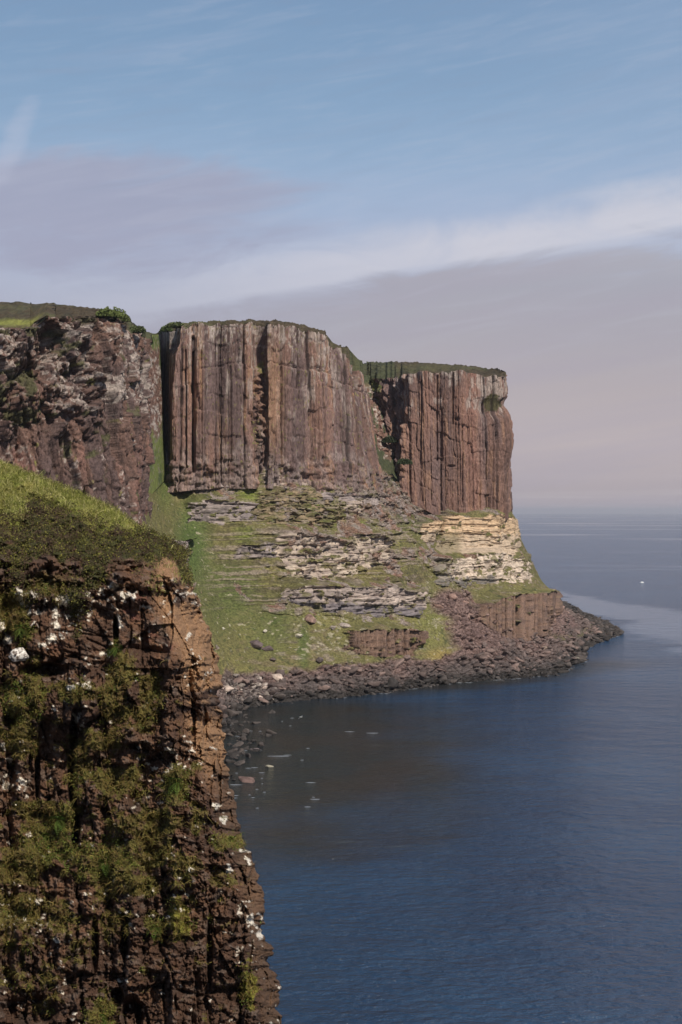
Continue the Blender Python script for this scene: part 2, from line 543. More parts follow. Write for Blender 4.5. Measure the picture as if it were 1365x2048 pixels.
def paint_far(px, py, S, H, d, crack, rnd, seed):
    v = fbm(S * 0.22, H * 0.03, seed + 31, 4)
    c = mixc(PURP * 1.02, BAS * 1.05, sstep(rnd + 0.5 * v, 0.1, 0.9)) * (.72 + .6 * ((rnd * 7.31) % 1.0))[..., None]
    c = mixc(c, REDR * 1.05, sstep(v + (px - 880) / 260, 0.2, 1.1) * 0.4)
    c = mixc(c, ORNG, sstep(fbm(S * 1.2, H * 0.1, seed + 32, 4), 0.25, 0.9) * 0.5)
    c = mixc(c, LICH, sstep(fbm(S * 0.9, H * 0.25, seed + 33, 5) + ell(px, py, 800, 850, 42, 110) * 0.85 + ell(px, py, 975, 800, 45, 55) * 0.7 + (H - 42) * .05, 0.3, 0.95) * 0.62)
    heath = ell(px, py, 985, 805, 22, 24, .6)
    c = mixc(c, np.array([0.085, 0.075, 0.038]), sstep(heath + 0.4 * fbm(S * .7, H * .7, seed + 40, 4), 0.35, 0.7))
    c = mixc(c, np.array([0.11, 0.125, 0.04]), sstep(ell(px, py, 745, 800, 20, 90, .8) + 0.5 * fbm(S * .5, H * .5, seed + 41, 4), 0.5, 0.8) * .9)
    c = mixc(c, DARKR * .8, np.clip(crack * 0.9, 0, 0.75))
    return c


def paint_left(px, py, S, H, d, crack, rnd, seed):
    v = fbm(S * 0.2, H * 0.06, seed + 31, 4)
    c = mixc(PURP * .72, BAS * .74, sstep(rnd + 0.5 * v, 0.1, 0.9))
    c = mixc(c, REDR, sstep(v + sstep(py, 830, 980) * 0.8, 0.6, 1.4) * 0.55)
    zone = sstep(py, 900, 740) + ell(px, py, 250, 740, 40, 180) * .4
    l1 = fbm(S * 1.1, H * 1.0, seed + 33, 6, .7)
    l2 = fbm((S + H * .5) * 0.25, (H - S * .3) * 0.12, seed + 34, 4)
    c = mixc(c, LICH * .95, sstep(l1 + 0.5 * l2 + 0.5 * zone, 0.55, 1.0) * 0.8)
    c = mixc(c, np.array([0.085, 0.08, 0.04]), sstep(fbm(S * .3, H * .3, seed + 45, 5) + 0.9 * ell(px, py, 30, 800, 60, 70) + ell(px, py, 60, 665, 90, 12) * .9 + .5 * ell(px, py, 130, 690, 60, 30), .62, .9))
    c = mixc(c, GRSY * .8, sstep(fbm(S * .6, H * .5, seed + 46, 4) + 1.1 * ell(px, py, 184, 755, 10, 22), .85, 1.1))
    c = mixc(c, DARKR, np.clip(crack * 0.55, 0, 0.5))
    return c


# base px, base D, base py, top px, top D, top py
MAIN = [(316, 500, 880, 318, 505, 672), (322, 480, 905, 321, 482, 670), (328, 464, 935, 328, 466, 664), (335, 446, 947, 336, 448, 658),
        (343, 429, 946, 347, 431, 655), (352, 428, 946, 358, 431, 654), (386, 430, 941, 386, 433, 650), (450, 432, 938, 450, 436, 646),
        (514, 435, 938, 514, 439, 644), (518, 440, 938, 517, 444, 644), (531, 441, 938, 530, 445, 644), (535, 437, 938, 533, 441, 645),
        (590, 441, 941, 590, 445, 650), (597, 442, 943, 598, 446, 655), (640, 446, 948, 630, 450, 664), (652, 447, 949, 644, 451, 668),
        (660, 449, 951, 656, 454, 674), (668, 450, 953, 662, 455, 692), (696, 453, 956, 690, 459, 698), (706, 455, 958, 694, 462, 716),
        (728, 459, 962, 710, 467, 724), (738, 464, 965, 714, 472, 735), (752, 470, 968, 722, 480, 745), (754, 490, 960, 724, 500, 745),
        (750, 530, 940, 726, 540, 750)]
FAR = [(750, 530, 930, 738, 548, 757), (760, 517, 940, 748, 532, 757), (775, 512, 965, 762, 525, 756), (800, 507, 988, 790, 518, 757), (812, 505, 995, 803, 514, 752),
       (850, 503, 1012, 842, 509, 745), (880, 503, 1028, 875, 508, 743), (930, 503, 1031, 922, 508, 740), (945, 504, 1031, 940, 509, 746),
       (975, 505, 1031, 968, 511, 751), (1008, 508, 1031, 1001, 513, 751), (1017, 512, 1031, 1008, 517, 752), (1021, 520, 1031, 1011, 525, 750),
       (1012, 560, 1029, 1003, 565, 750), (985, 640, 1026, 975, 645, 760), (950, 740, 1025, 940, 745, 780)]
LEFT = [(-420, 292, 1130, -420, 300, 620), (-200, 305, 1110, -200, 313, 630), (-60, 316, 1090, -60, 326, 645), (20, 322, 1070, 20, 334, 652), (75, 325, 1062, 78, 338, 650),
        (84, 325, 1062, 84, 338, 632), (118, 328, 1058, 118, 341, 629), (150, 330, 1052, 150, 343, 634), (210, 336, 1045, 208, 349, 634), (240, 340, 1040, 238, 353, 638),
        (266, 345, 1037, 258, 358, 648), (278, 352, 1035, 274, 364, 664), (281, 364, 1025, 280, 378, 674), (282, 395, 980, 284, 405, 677), (282, 430, 900, 286, 440, 677), (282, 470, 820, 286, 480, 676)]


def ex_main(px, py, S, H):
    d = np.zeros(px.shape)
    # slanted cap of the left prow: everything above a rising line steps back
    line = np.interp(px, [342, 388], [712, 676])
    d -= 2.2 * sstep(line - py, 0, 26) * (px > 338) * (px < 388)
    # long black clefts
    for cx, w, a, b, dep in ((386.5, 3.0, 674, 945, 10.0), (371, 1.5, 700, 935, 2.2), (360, 1.2, 720, 935, 1.2), (522, 6, 640, 735, 3.0),
                             (656, 1.8, 668, 740, 2.0), (690, 1.4, 745, 950, 1.6), (404, 1.1, 700, 930, 1.1), (440, 1.1, 660, 930, 1.2), (462, 1.4, 730, 925, 1.3),
                             (566, 1.0, 730, 930, 1.2), (600, 1.2, 655, 800, 1.4), (634, 1.4, 660, 940, 1.2), (715, 1.5, 740, 960, 1.6)):
        d -= dep * np.exp(-((px - cx) / w) ** 2) * sstep(py, a - 4, a + 4) * (1 - sstep(py, b - 6, b + 2))
    # horizontal break a third of the way down
    jy = np.interp(px, [345, 450, 455, 495, 500, 520, 540, 600, 660, 665, 740], [745, 730, 726, 724, 735, 735, 722, 735, 745, 755, 790])
    d -= 0.7 * sstep(jy - py, -1.5, 1.5) * (px > 400)
    d -= 0.8 * np.exp(-((py - jy) / 1.6) ** 2) * (px > 400)
    # rubble in the crevice
    d += 2.2 * ell(px, py, 522, 840, 9, 105, 0.4) * (0.5 + fbm(S * .9, H * .9, 77, 3))
    # ragged foot
    r0, e0, r00 = bricks(S + 1.2 * fbm(S * .3, H * .4, 83, 3), H + 1.6 * fbm(S * .12, H * .2, 78, 3), 2.3, 3.2, 79)
    d += (2.0 * (r0 - .5) - .5 * np.exp(-(e0 / .2) ** 2)) * .75 * sstep(4.5 - H + 3 * fbm(S * .2, H * 0, 80, 3), 0, 4)
    d += .8 * fbm(S * .5, H * .5, 82, 4) * sstep(7 - H, 0, 5)
    return d


def ex_far(px, py, S, H):
    d = np.zeros(px.shape)
    for cx, w, a, b, dep in ((748, 3, 757, 790, 1.5), (806, 6, 760, 850, 3.0), (875, 1.8, 750, 925, 1.6), (884, 2.5, 815, 925, 1.6), (907, 1.6, 745, 850, 1.5), (843, 1.4, 760, 900, 1.2),
                             (775, 2.0, 757, 830, 1.5), (925, 1.2, 850, 1010, .8), (960, 1.4, 870, 1020, 1.0), (985, 1.2, 850, 1020, 1.0), (1004, 2.0, 755, 812, 1.6)):
        d -= dep * np.exp(-((px - cx) / w) ** 2) * sstep(py, a - 4, a + 4) * (1 - sstep(py, b - 6, b + 2))
    # notch under the upper right corner, belly below it
    d -= 1.6 * ell(px, py, 985, 815, 28, 22, .5)
    d -= 1.2 * ell(px, py, 1012, 806, 12, 12, .6)
    d += 1.7 * np.exp(-((py - 872) / 42) ** 2) * sstep(px, 960, 1010)
    d -= 2.0 * sstep(880 - px, 0, 40) * sstep(py, 900, 990) * -1 * 0.5
    d -= 1.0 * (ell(px, py, 903, 932, 9, 3) + ell(px, py, 877, 918, 9, 3) + ell(px, py, 915, 838, 5, 4))
    # buttress face stands out from the rubbly bay at its left
    d -= 3.0 * (1 - sstep(px, 796, 806)) * sstep(px, 735, 760) * (1 - sstep(py, 870, 950))
    d += 1.6 * fbm(S * .35, H * .35, 88, 4) * (1 - sstep(px, 790, 830))
    return d


def ex_left(px, py, S, H):
    d = np.zeros(px.shape)
    # horizontal shelf of turf near the top at the far left, with the small bluff standing on it
    d -= 5.0 * sstep(655 - py, 0, 8) * (px < 84)
    d += 1.0 * sstep(655 - py, 0, 6) * (px > 82) * (px < 120)
    d -= 2.0 * ell(px, py, 70, 745, 45, 30, .6)
    # slabs leaning to the left
    lean = (px + 0.55 * (py - 700))
    d += 1.6 * np.sin(lean / 17.0 + 2 * fbm(px / 60, py / 60, 91, 3)) * sstep(880 - py, 0, 120) * (px < 235)
    for cx, w, a, b, dep in ((215, 2, 690, 830, 2.2), (240, 2, 660, 1030, 1.6), (262, 1.5, 700, 1030, 1.6), (125, 2.5, 880, 1030, 2.0), (168, 2.0, 860, 1030, 2.0), (210, 2.4, 900, 1030, 1.8), (36, 4, 800, 920, 2.2)):
        d -= dep * np.exp(-((px - cx - 0.02 * (py - 900)) / w) ** 2) * sstep(py, a - 10, a + 10) * (1 - sstep(py, b - 6, b + 2))
    return d


cl_main, rim_main, q_main, n_main = cliff('columnar_cliff', MAIN, 'column', 11, extra=ex_main, damp=lambda a, b: .2 + .8 * sstep(a, 341, 346), paint=paint_main,
    label='tall reddish brown cliff of basalt columns between the two gullies', category='cliff', group='sea cliffs of the headland')
cl_far, rim_far, q_far, n_far = cliff('columnar_cliff', FAR, 'column', 23, extra=ex_far, paint=paint_far, skirt=1.6,
    label='square ended basalt cliff above the yellow sandstone at the seaward corner', category='cliff', group='sea cliffs of the headland')
cl_left, rim_left, q_left, n_left = cliff('rugged_cliff', LEFT, 'rough', 37, extra=ex_left, paint=paint_left, skirt=14,
    label='rugged lichen speckled cliff with leaning slabs left of the grassy gully', category='cliff', group='sea cliffs of the headland')

# ------------------------------------------------------------------ the terraced slope below the cliffs
# shore px, shore D, upper px, upper D, upper py, exponent of the profile
SL = [(-250, 210, -150, 318, 1085, 1.1), (150, 240, 150, 338, 1048, 1.1), (330, 268, 250, 350, 1036, 1.1), (425, 305, 280, 372, 1012, 1.05), (452, 345, 292, 398, 975, 1.0), (492, 360, 306, 428, 945, 1.0),
      (545, 371, 322, 436, 946, 1.05), (612, 378, 340, 437, 948, 1.1), (700, 385, 430, 437, 936, 1.12), (770, 394, 530, 444, 934, 1.12), (850, 408, 640, 451, 944, 1.12),
      (930, 417, 718, 463, 956, 1.12), (1000, 426, 750, 478, 950, 1.12), (1045, 429, 776, 496, 955, 1.12), (1070, 432, 800, 506, 975, 1.15), (1090, 436, 836, 509, 1005, 1.2),
      (1128, 446, 885, 506, 1024, 1.3), (1165, 474, 962, 508, 1026, 1.5), (1180, 530, 1010, 511, 1026, 1.9), (1242, 583, 1018, 521, 1026, 2.5), (1215, 640, 1010, 548, 1026, 2.5),
      (1150, 730, 975, 645, 1025, 2.0), (1100, 840, 940, 745, 1025, 1.8)]
SL = np.array(SL, float)
Sp = np.stack([wpos(r[0], r[1], z=0) for r in SL])
Up = np.stack([wpos(r[2], r[3], r[4]) for r in SL])
mid = 0.5 * (Sp + Up)
sk = np.concatenate([[0], np.cumsum(np.maximum(np.linalg.norm(np.diff(mid[:, :2], axis=0), axis=1), 1.5))])
NS, NF = 1300, 420


def cub(q, s, v):
    """smooth monotone-ish interpolation"""
    i = np.clip(np.searchsorted(s, q) - 1, 0, len(s) - 2)
    t = (q - s[i]) / (s[i + 1] - s[i])
    m = np.gradient(v, s)
    hh = s[i + 1] - s[i]
    m = m * 0.7
    return ((2 * t**3 - 3 * t**2 + 1) * v[i] + (t**3 - 2 * t**2 + t) * hh * m[i] * 0.6 + (-2 * t**3 + 3 * t**2) * v[i + 1] + (t**3 - t**2) * hh * m[i + 1] * 0.6)


# denser where the photograph shows it
qd = np.interp(np.linspace(0, 1, NS), [0, 0.06, 0.90, 1.0], [0, sk[3], sk[19], sk[-1]])
Sq = np.stack([cub(qd, sk, Sp[:, k]) for k in range(3)], 1)
Uq = np.stack([cub(qd, sk, Up[:, k]) for k in range(3)], 1)
ex = np.interp(qd, sk, SL[:, 5])


def slope_point(qi, f):
    """undisplaced point of the slope, qi index array (float), f 0 at the waterline, 1 at the cliff foot"""
    s = np.stack([np.interp(qi, np.arange(NS), Sq[:, k]) for k in range(3)], -1)
    u = np.stack([np.interp(qi, np.arange(NS), Uq[:, k]) for k in range(3)], -1)
    e = np.interp(qi, np.arange(NS), ex)
    p = s + (u - s) * f[..., None]
    g = np.sign(f) * np.abs(f) ** e
    p[..., 2] = u[..., 2] * (0.93 * g + 0.07 * f)
    return p, s, u


fr = np.concatenate([np.linspace(-0.10, 0, 14)[:-1], np.linspace(0, 1.04, NF)])
QI, FF = np.meshgrid(np.arange(NS, dtype=float), fr)
P0, S3, U3 = slope_point(QI, FF)
px = P0[..., 0] / P0[..., 1] * F + 682.5
py = 1024 - (P0[..., 2] - CAMZ) / P0[..., 1] * F
Zs = P0[..., 2]
# outward (downhill) horizontal direction
od = S3[..., :2] - U3[..., :2]
od /= np.linalg.norm(od, axis=-1, keepdims=True)
A = qd[QI.astype(int)]                      # arc coordinate in metres

# rock bands: upper edge, lower edge, strength of step, id
BANDS = [
    ('grey', [(340, 958), (380, 955), (440, 958), (500, 955)], [(340, 985), (380, 990), (440, 976), (500, 980)], 0.8),
    ('pale', [(520, 934), (600, 932), (690, 936)], [(520, 972), (600, 970), (690, 964)], 1.0),
    ('grey', [(376, 1003), (440, 1000), (512, 1008)], [(376, 1048), (440, 1050), (512, 1040)], 0.6),
    ('brown', [(515, 985), (600, 975), (650, 990), (690, 1030)], [(515, 1045), (600, 1050), (650, 1052), (690, 1052)], 0.25),
    ('grey', [(640, 982), (700, 985), (760, 1000)], [(640, 996), (700, 1004), (760, 1015)], 0.7),
    ('pale', [(688, 1004), (722, 1002)], [(688, 1030), (722, 1030)], 1.0),
    ('grey', [(470, 1092), (520, 1085), (560, 1092)], [(470, 1112), (520, 1118), (560, 1116)], 0.9),
    ('pale', [(548, 1066), (620, 1072), (690, 1090), (716, 1120)], [(548, 1105), (580, 1150), (640, 1160), (716, 1150)], 0.75),
    ('pale', [(700, 1066), (735, 1064), (778, 1085)], [(700, 1125), (740, 1140), (778, 1125)], 0.9),
    ('band', [(562, 1176), (640, 1170), (740, 1172), (840, 1185)], [(562, 1200), (640, 1224), (740, 1230), (840, 1232)], 1.1),
    ('lowcol', [(690, 1262), (760, 1258), (836, 1262)], [(690, 1300), (760, 1316), (836, 1310)], 0.8),
    ('sand', [(833, 1042), (868, 1040)], [(833, 1082), (868, 1086)], 1.1),
    ('sand', [(873, 1033), (940, 1030), (1000, 1032), (1036, 1034)], [(873, 1100), (940, 1108), (1000, 1108), (1046, 1108)], 1.1),
    ('cream', [(868, 1116), (930, 1110), (1000, 1106), (1058, 1120)], [(868, 1165), (930, 1171), (1000, 1165), (1070, 1166)], 1.0),
    ('lowcol', [(955, 1204), (1010, 1188), (1060, 1180), (1095, 1186), (1110, 1196)], [(955, 1240), (1010, 1270), (1060, 1284), (1095, 1262), (1125, 1240)], 0.9),
    ('grey', [(335, 1076), (378, 1078)], [(335, 1120), (378, 1128)], 0.8),
]
tanl = np.abs(np.gradient(P0[..., 2], axis=0)) / (np.hypot(np.gradient(P0[..., 0], axis=0), np.gradient(P0[..., 1], axis=0)) + 1e-6)
jx = 9 * fbm(px / 22, py / 16, 61, 4)
jy_ = 4 * fbm(px / 26, py / 14, 62, 4)
shift = np.zeros(px.shape)
bid = np.full(px.shape, -1)
mpx = P0[..., 1] / F
for bi, (kd, top, bot, st) in enumerate(BANDS):
    tx_, ty_ = zip(*top); bx_, by_ = zip(*bot)
    yt = np.interp(px, tx_, ty_) + jy_ * 1.0
    yb = np.interp(px, bx_, by_) + jy_ * 1.3 + 5 * (h2(np.floor(px / 13), np.zeros_like(px), 40 + bi) - .5)
    x0, x1 = min(tx_), max(tx_)
    side = sstep(px + jx, x0 - 4, x0 + 5) * (1 - sstep(px + jx, x1 - 5, x1 + 4))
    hm = (yb - yt) * mpx
    r = (py - yt) / np.maximum(yb - yt, 4)
    ins = (r > 0) & (r < 1)
    # outward by the run that the slope covers below; ledge on top fades back uphill
    sh = np.where(ins, (1 - r), np.where(r <= 0, np.clip(1 + r / 0.30, 0, 1), 0)) * np.clip(hm / np.maximum(tanl, .45), 0, 9) * 0.95 * min(st, 1.1) * side * (1 - .6 * sstep(px, 965, 1010) * (py < 1180))
    shift = np.maximum(shift, sh)
    m_ = ins & (side > 0.5)
    if kd == 'brown':
        m_ = m_ & (fbm(px / 9, py / 3.5, 63, 4) > 0.0)
    elif kd in ('pale', 'grey', 'cream'):
        m_ = m_ & (fbm(px / 12, py / 7, 64 + bi, 4) > (-0.42 if kd != 'pale' else -0.28))
    else:
        m_ = m_ & (fbm(px / 12, py / 9, 64 + bi, 4) > -0.75)
    bid = np.where(m_, bi, bid)
rock = bid >= 0
# small risers that carry the bedding on through the turf
zt_ = Zs + 1.6 * fbm(A * .035, Zs * .05, 65, 3) + .5 * fbm(A * .2, Zs * .2, 66, 3)
per = 3.3
phs = (zt_ / per) % 1.0
tst = sstep(fbm(A * .16, np.floor(zt_ / per) * 3.7, 67, 4), -.15, .35) * sstep(px, 440, 600) * (1 - .75 * sstep(py, 1215, 1240)) * sstep(Zs, 7, 14) * (1 - sstep(px, 985, 1005)) * (1 - sstep(px, 840, 880) * sstep(py, 1170, 1190))
shift = shift + np.where(shift < .3, (1 - phs) * per * .42 * tst * np.clip(1 - phs * .1, 0, 1), 0) * (1 - rock)
riser = tst * (1 - sstep(phs, .32, .50)) * sstep(fbm(A * .3, Zs * .4, 68, 4), -.30, .15)
# scattered outcrops in the middle of the slope
oc = fbm(A * 0.16, Zs * 0.22, 71, 5)
mz = sstep(px, 520, 600) * (1 - sstep(px, 850, 900)) * sstep(py, 960, 990) * (1 - sstep(py, 1160, 1180))
outc = (~rock) & (oc + 0.38 * mz > 0.58) & (px > 380) & (Zs > 14)
# bedding and blocks of the rock bands
layer = np.zeros(px.shape)
zw = Zs + 0.4 * fbm(A * .05, Zs * .1, 72, 3)
for k, (th, am) in enumerate(((2.1, 0.8), (0.8, 0.30))):
    cell = np.floor(zw / th)
    layer += am * (h2(cell, np.floor(A / 7.0 + cell * .37), 73 + k) - 0.45)
zq = zw + .5 * fbm(A * .12, zw * .3, 77, 3)
br1, be1, br2 = bricks(A, zq, 2.5, 4.2, 75)
bs1, be2, bs2 = bricks(A, zq + .2, 1.05, 1.9, 78)
blocks = 1.8 * (br1 - 0.5) + .8 * (bs1 - .5) - 0.8 * np.exp(-(be1 / 0.20) ** 2) - .3 * np.exp(-(be2 / .14) ** 2) - 1.6 * (br2 > .90) + .5 * fbm(A * .4, zw * .4, 90, 3)
px2 = (P0[..., 0] + od[..., 0] * shift) / (P0[..., 1] + od[..., 1] * shift) * F + 682.5
ccol, ccrk, crnd = column_relief((px2 - 600) * .155, Zs + 8, 110, 83, (1.6, 3.6), 0.9)
ccol = ccol - 4.0 * np.exp(-((px2 - 1040) / 4) ** 2)
isl = np.isin(bid, [i for i, b in enumerate(BANDS) if b[0] == 'lowcol'])
beds = np.isin(bid, [i for i, b in enumerate(BANDS) if b[0] in ('sand', 'cream')])
thin = 1.1 * (h2(np.floor(zq / .9), np.floor(A / 26), 97) - .5) + .5 * (h2(np.floor(zq / .45), np.floor(A / 13), 98) - .5)
rk = np.where(isl, 1.3 * ccol, np.where(rock, np.where(beds, .28 * blocks + thin, .8 * layer + .7 * blocks), 0))
und = 0.9 * fbm(A * .06, FF * 6, 81, 4) + 0.35 * fbm(A * .35, FF * 30, 82, 4)
hum = np.where(rock, 0, 1)
und = und + .45 * sstep(fbm(A * .035, zw * 2.0, 108, 3), 0, .4) * sstep(px, 380, 460) * (1 - sstep(px, 835, 870)) * sstep(py, 945, 965) * (1 - sstep(py, 1200, 1235))
# rubble aprons below the cliffs
rub = np.clip(ell(px, py, 800, 985, 85, 62, .4) + ell(px, py, 850, 1010, 60, 30, .5) + ell(px, py, 300, 760, 30, 75, .3) + ell(px, py, 735, 1000, 50, 45, .4) + ell(px, py, 775, 850, 35, 60, .4), 0, 1)
scr = np.clip(ell(px, py, 960, 1265, 68, 62, .35) + ell(px, py, 905, 1205, 45, 30, .4) + ell(px, py, 1060, 1290, 60, 30, .4) + ell(px, py, 1130, 1245, 60, 34, .4), 0, 1)
shore_h = np.interp(px, [380, 450, 560, 700, 850, 950, 1050, 1150, 1250], [0, 78, 62, 66, 52, 62, 85, 60, 40])
shore_y = np.interp(px, [380, 450, 560, 700, 850, 1000, 1100, 1165, 1240], [1430, 1425, 1405, 1393, 1372, 1358, 1350, 1328, 1268])
beach = sstep(py + 9 * fbm(px / 30, py / 30, 92, 4), shore_y - shore_h - 6, shore_y - shore_h + 6)
beach = np.maximum(beach, (Zs < 1.2) * 1.0)
stony = np.clip(beach + scr, 0, 1)
rf1, rf2, rr1, rr2 = vor(A / 1.9, FF * 60, 85)
rg1, rg2, rs1, rs2 = vor(A / 0.9, FF * 120, 86)
rubd = 1.7 * (rr1 - .5) - 1.0 * np.exp(-((rf2 - rf1) / .12) ** 2) + .8 * (rs1 - .5)
rbm = np.clip(rub + stony + outc * 0.8 + riser * .45, 0, 1) * (1 - rock)
out_d = shift + np.where(rock, rk, und) + rbm * rubd * 0.9
lift = hum * (0.35 * fbm(A * .2, FF * 25, 84, 4)) + rbm * rubd * 0.35
P = P0.copy()
P[..., 0] += od[..., 0] * out_d
P[..., 1] += od[..., 1] * out_d
P[..., 2] += lift
P[..., 2] = np.where(FF < 0, np.minimum(P[..., 2], FF * 30), P[..., 2])
SLOPE_P = P

px = P[..., 0] / P[..., 1] * F + 682.5
py = 1024 - (P[..., 2] - CAMZ) / P[..., 1] * F
g1 = fbm(A * .07, FF * 7, 101, 4)
g2 = fbm(A * .35, FF * 34, 102, 5)
g3 = fbm(A * .9, FF * 90, 103, 4)
g4 = fbm(A * .22, Zs * 1.1, 107, 4)        # little terraces along the contour
gc = mixc(GRS * 1.12, GRSY * 1.1, sstep(g1 + .5 * g2, -0.1, 1.0) * .8)
gc = mixc(gc, np.array([0.235, 0.195, 0.095]), sstep(g2 - .6 * g1, 0.25, 1.0) * .75)
gc = mixc(gc, GRSD, sstep(g3 + .5 * g2, 0.35, 1.0) * .75)
gc = mixc(gc, np.array([0.20, 0.155, 0.09]), sstep(g4 + .4 * g3, .15, .8) * .7 * sstep(px, 400, 520))
gc = mixc(gc, np.array([0.30, 0.25, 0.20]), sstep(g4 - .5 * g2, .55, .9) * .6 * sstep(px, 480, 560))
for cx, cy, rx, ry, c_, k_ in ((490, 1070, 28, 20, (0.19, 0.23, 0.05), .8), (500, 990, 28, 18, (0.20, 0.25, 0.045), .75), (640, 1010, 26, 22, (0.21, 0.25, 0.05), .7), (700, 1045, 50, 20, (0.21, 0.25, 0.05), .6),
                               (385, 1090, 44, 110, (0.085, 0.135, 0.036), .85), (470, 1180, 60, 80, (0.095, 0.135, 0.038), .7), (540, 1270, 60, 50, (0.10, 0.135, 0.04), .5), (430, 1200, 40, 90, (0.12, 0.145, 0.045), .5), (330, 960, 24, 70, (0.10, 0.15, 0.035), .6), (608, 1290, 14, 55, (0.08, 0.14, 0.035), .6), (560, 1230, 50, 40, (0.09, 0.13, 0.035), .4),
                               (880, 1310, 35, 16, (0.33, 0.25, 0.09), .8), (860, 1240, 30, 70, (0.19, 0.20, 0.06), .5), (740, 1150, 60, 20, (0.26, 0.22, 0.08), .5), (820, 940, 50, 40, (0.075, 0.095, 0.04), .8), (800, 1000, 20, 70, (0.085, 0.10, 0.045), .8), (840, 1040, 40, 40, (0.11, 0.13, 0.045), .6), (775, 900, 28, 60, (0.06, 0.09, 0.035), .8)):
    gc = mixc(gc, c_, ell(px, py, cx, cy, rx, ry, .8) * k_)
# dry stony flecks on the lower turf
gc = mixc(gc, np.array([0.42, 0.38, 0.27]), sstep(fbm(A * .8, FF * 95, 104, 4) + .35 * ell(px, py, 640, 1270, 110, 60, .8) + .3 * ell(px, py, 900, 1220, 70, 80, .8), 0.80, 0.95) * .8)
g5 = fbm(A * .035, zw * 2.0, 108, 3) + .45 * fbm(A * .5, zw * .8, 109, 4)
bed = sstep(px, 380, 460) * (1 - sstep(px, 835, 870)) * sstep(py, 945, 965) * (1 - sstep(py, 1200, 1235)) * sstep(fbm(A * .05, Zs * .06, 110, 3), -.6, .1)
gc = mixc(gc, np.array([0.31, 0.25, 0.195]), sstep(g5, .12, .5) * .75 * bed)
gc = mixc(gc, np.array([0.085, 0.07, 0.045]), sstep(-g5, .30, .6) * .6 * bed)
rc = mixc(STRG * .95, BAS * 1.3, sstep(fbm(A * .5, FF * 40, 105, 4), -.4, .6))
rc = mixc(rc, LICH, sstep(fbm(A * 1.1, FF * 90, 106, 4), .3, .9) * .6)
sc_ = mixc(np.array([0.185, 0.125, 0.115]), np.array([0.27, 0.185, 0.165]), sstep(rr2 + .3 * g2, 0, 1))
sc_ = mixc(sc_, np.array([0.14, 0.115, 0.11]), sstep(1 - Zs / 9 + .3 * g1, 0.1, .7))
sc_ = mixc(sc_, np.array([0.052, 0.047, 0.045]), sstep(-Zs + 2.6 + .8 * g2, 0, 1.5))
sc_ = mixc(sc_, LICH, ell(px, py, 480, 1372, 60, 34, .6) * sstep(g3 + rs1, .5, 1.2) * .7)
col = mixc(gc, rc, np.clip(rub * sstep(g2 + .9 * rub, .0, .5), 0, 1) * (0.45 + .5 * sstep(g3, -.4, .4)))
col = mixc(col, rc * 1.1, outc * 0.85)
col = mixc(col, mixc(STRG * 1.05, np.array([0.26, 0.20, 0.16]), rr1), riser * .8)
col = mixc(col, sc_, stony)
BC = {'grey': (STRG * .95, (0.20, 0.17, 0.165)), 'pale': (CREAM * .95, (0.33, 0.265, 0.23)), 'brown': ((0.27, 0.205, 0.13), (0.20, 0.16, 0.10)),
      'band': ((0.46, 0.38, 0.33), (0.28, 0.23, 0.21)), 'lowcol': ((0.21, 0.135, 0.10), (0.15, 0.10, 0.08)), 'sand': (SAND * 1.2, (0.52, 0.37, 0.24)), 'cream': (CREAM * 1.25, (0.46, 0.38, 0.31))}
for bi, (kd, top, bot, st) in enumerate(BANDS):
    a_, b_ = BC[kd]
    c_ = mixc(np.array(a_), np.array(b_), sstep(fbm(A * .4, zw * 1.4, 111 + bi, 4) + (br2 - .5) * .9, -.45, .65))
    tx_, ty_ = zip(*top); bx_, by_ = zip(*bot)
    r = (py - np.interp(px, tx_, ty_)) / np.maximum(np.interp(px, bx_, by_) - np.interp(px, tx_, ty_), 4)
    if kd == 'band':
        c_ = mixc(c_, np.array([0.15, 0.135, 0.15]), sstep(r + .15 * g2, 0.55, 0.75) * .85)  # shadow below the overhang, put into the colour of the foot
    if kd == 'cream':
        c_ = mixc(c_, np.array([0.13, 0.125, 0.12]), sstep(r + .1 * g2, 0.72, 0.80) * (1 - sstep(px, 985, 1000)) * .9)  # underside shade painted along the lower edge
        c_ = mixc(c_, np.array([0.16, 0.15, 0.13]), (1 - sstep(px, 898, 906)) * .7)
    if kd in ('sand', 'cream'):
        c_ = mixc(c_, np.array([0.20, 0.16, 0.12]), (1 - sstep(np.abs((zq / 1.8 + .2 * fbm(A * .05, zq * .1, 96, 2)) % 1.0 - .5), .03, .09)) * .6)
        c_ = mixc(c_, np.array([0.22, 0.17, 0.13]), np.exp(-(be1 / .16) ** 2) * .5)
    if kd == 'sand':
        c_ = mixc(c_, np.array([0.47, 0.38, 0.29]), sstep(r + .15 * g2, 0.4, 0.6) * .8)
        c_ = mixc(c_, np.array([0.20, 0.17, 0.10]), (1 - sstep(px, 905, 935)) * sstep(px, 869, 873) * sstep(r, .35, .6) * .7)  # shaded left side of the face, darkened by colour
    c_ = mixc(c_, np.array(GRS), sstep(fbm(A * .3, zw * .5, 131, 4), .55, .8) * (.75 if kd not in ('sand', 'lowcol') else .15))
    col = np.where((bid == bi)[..., None], c_, col)

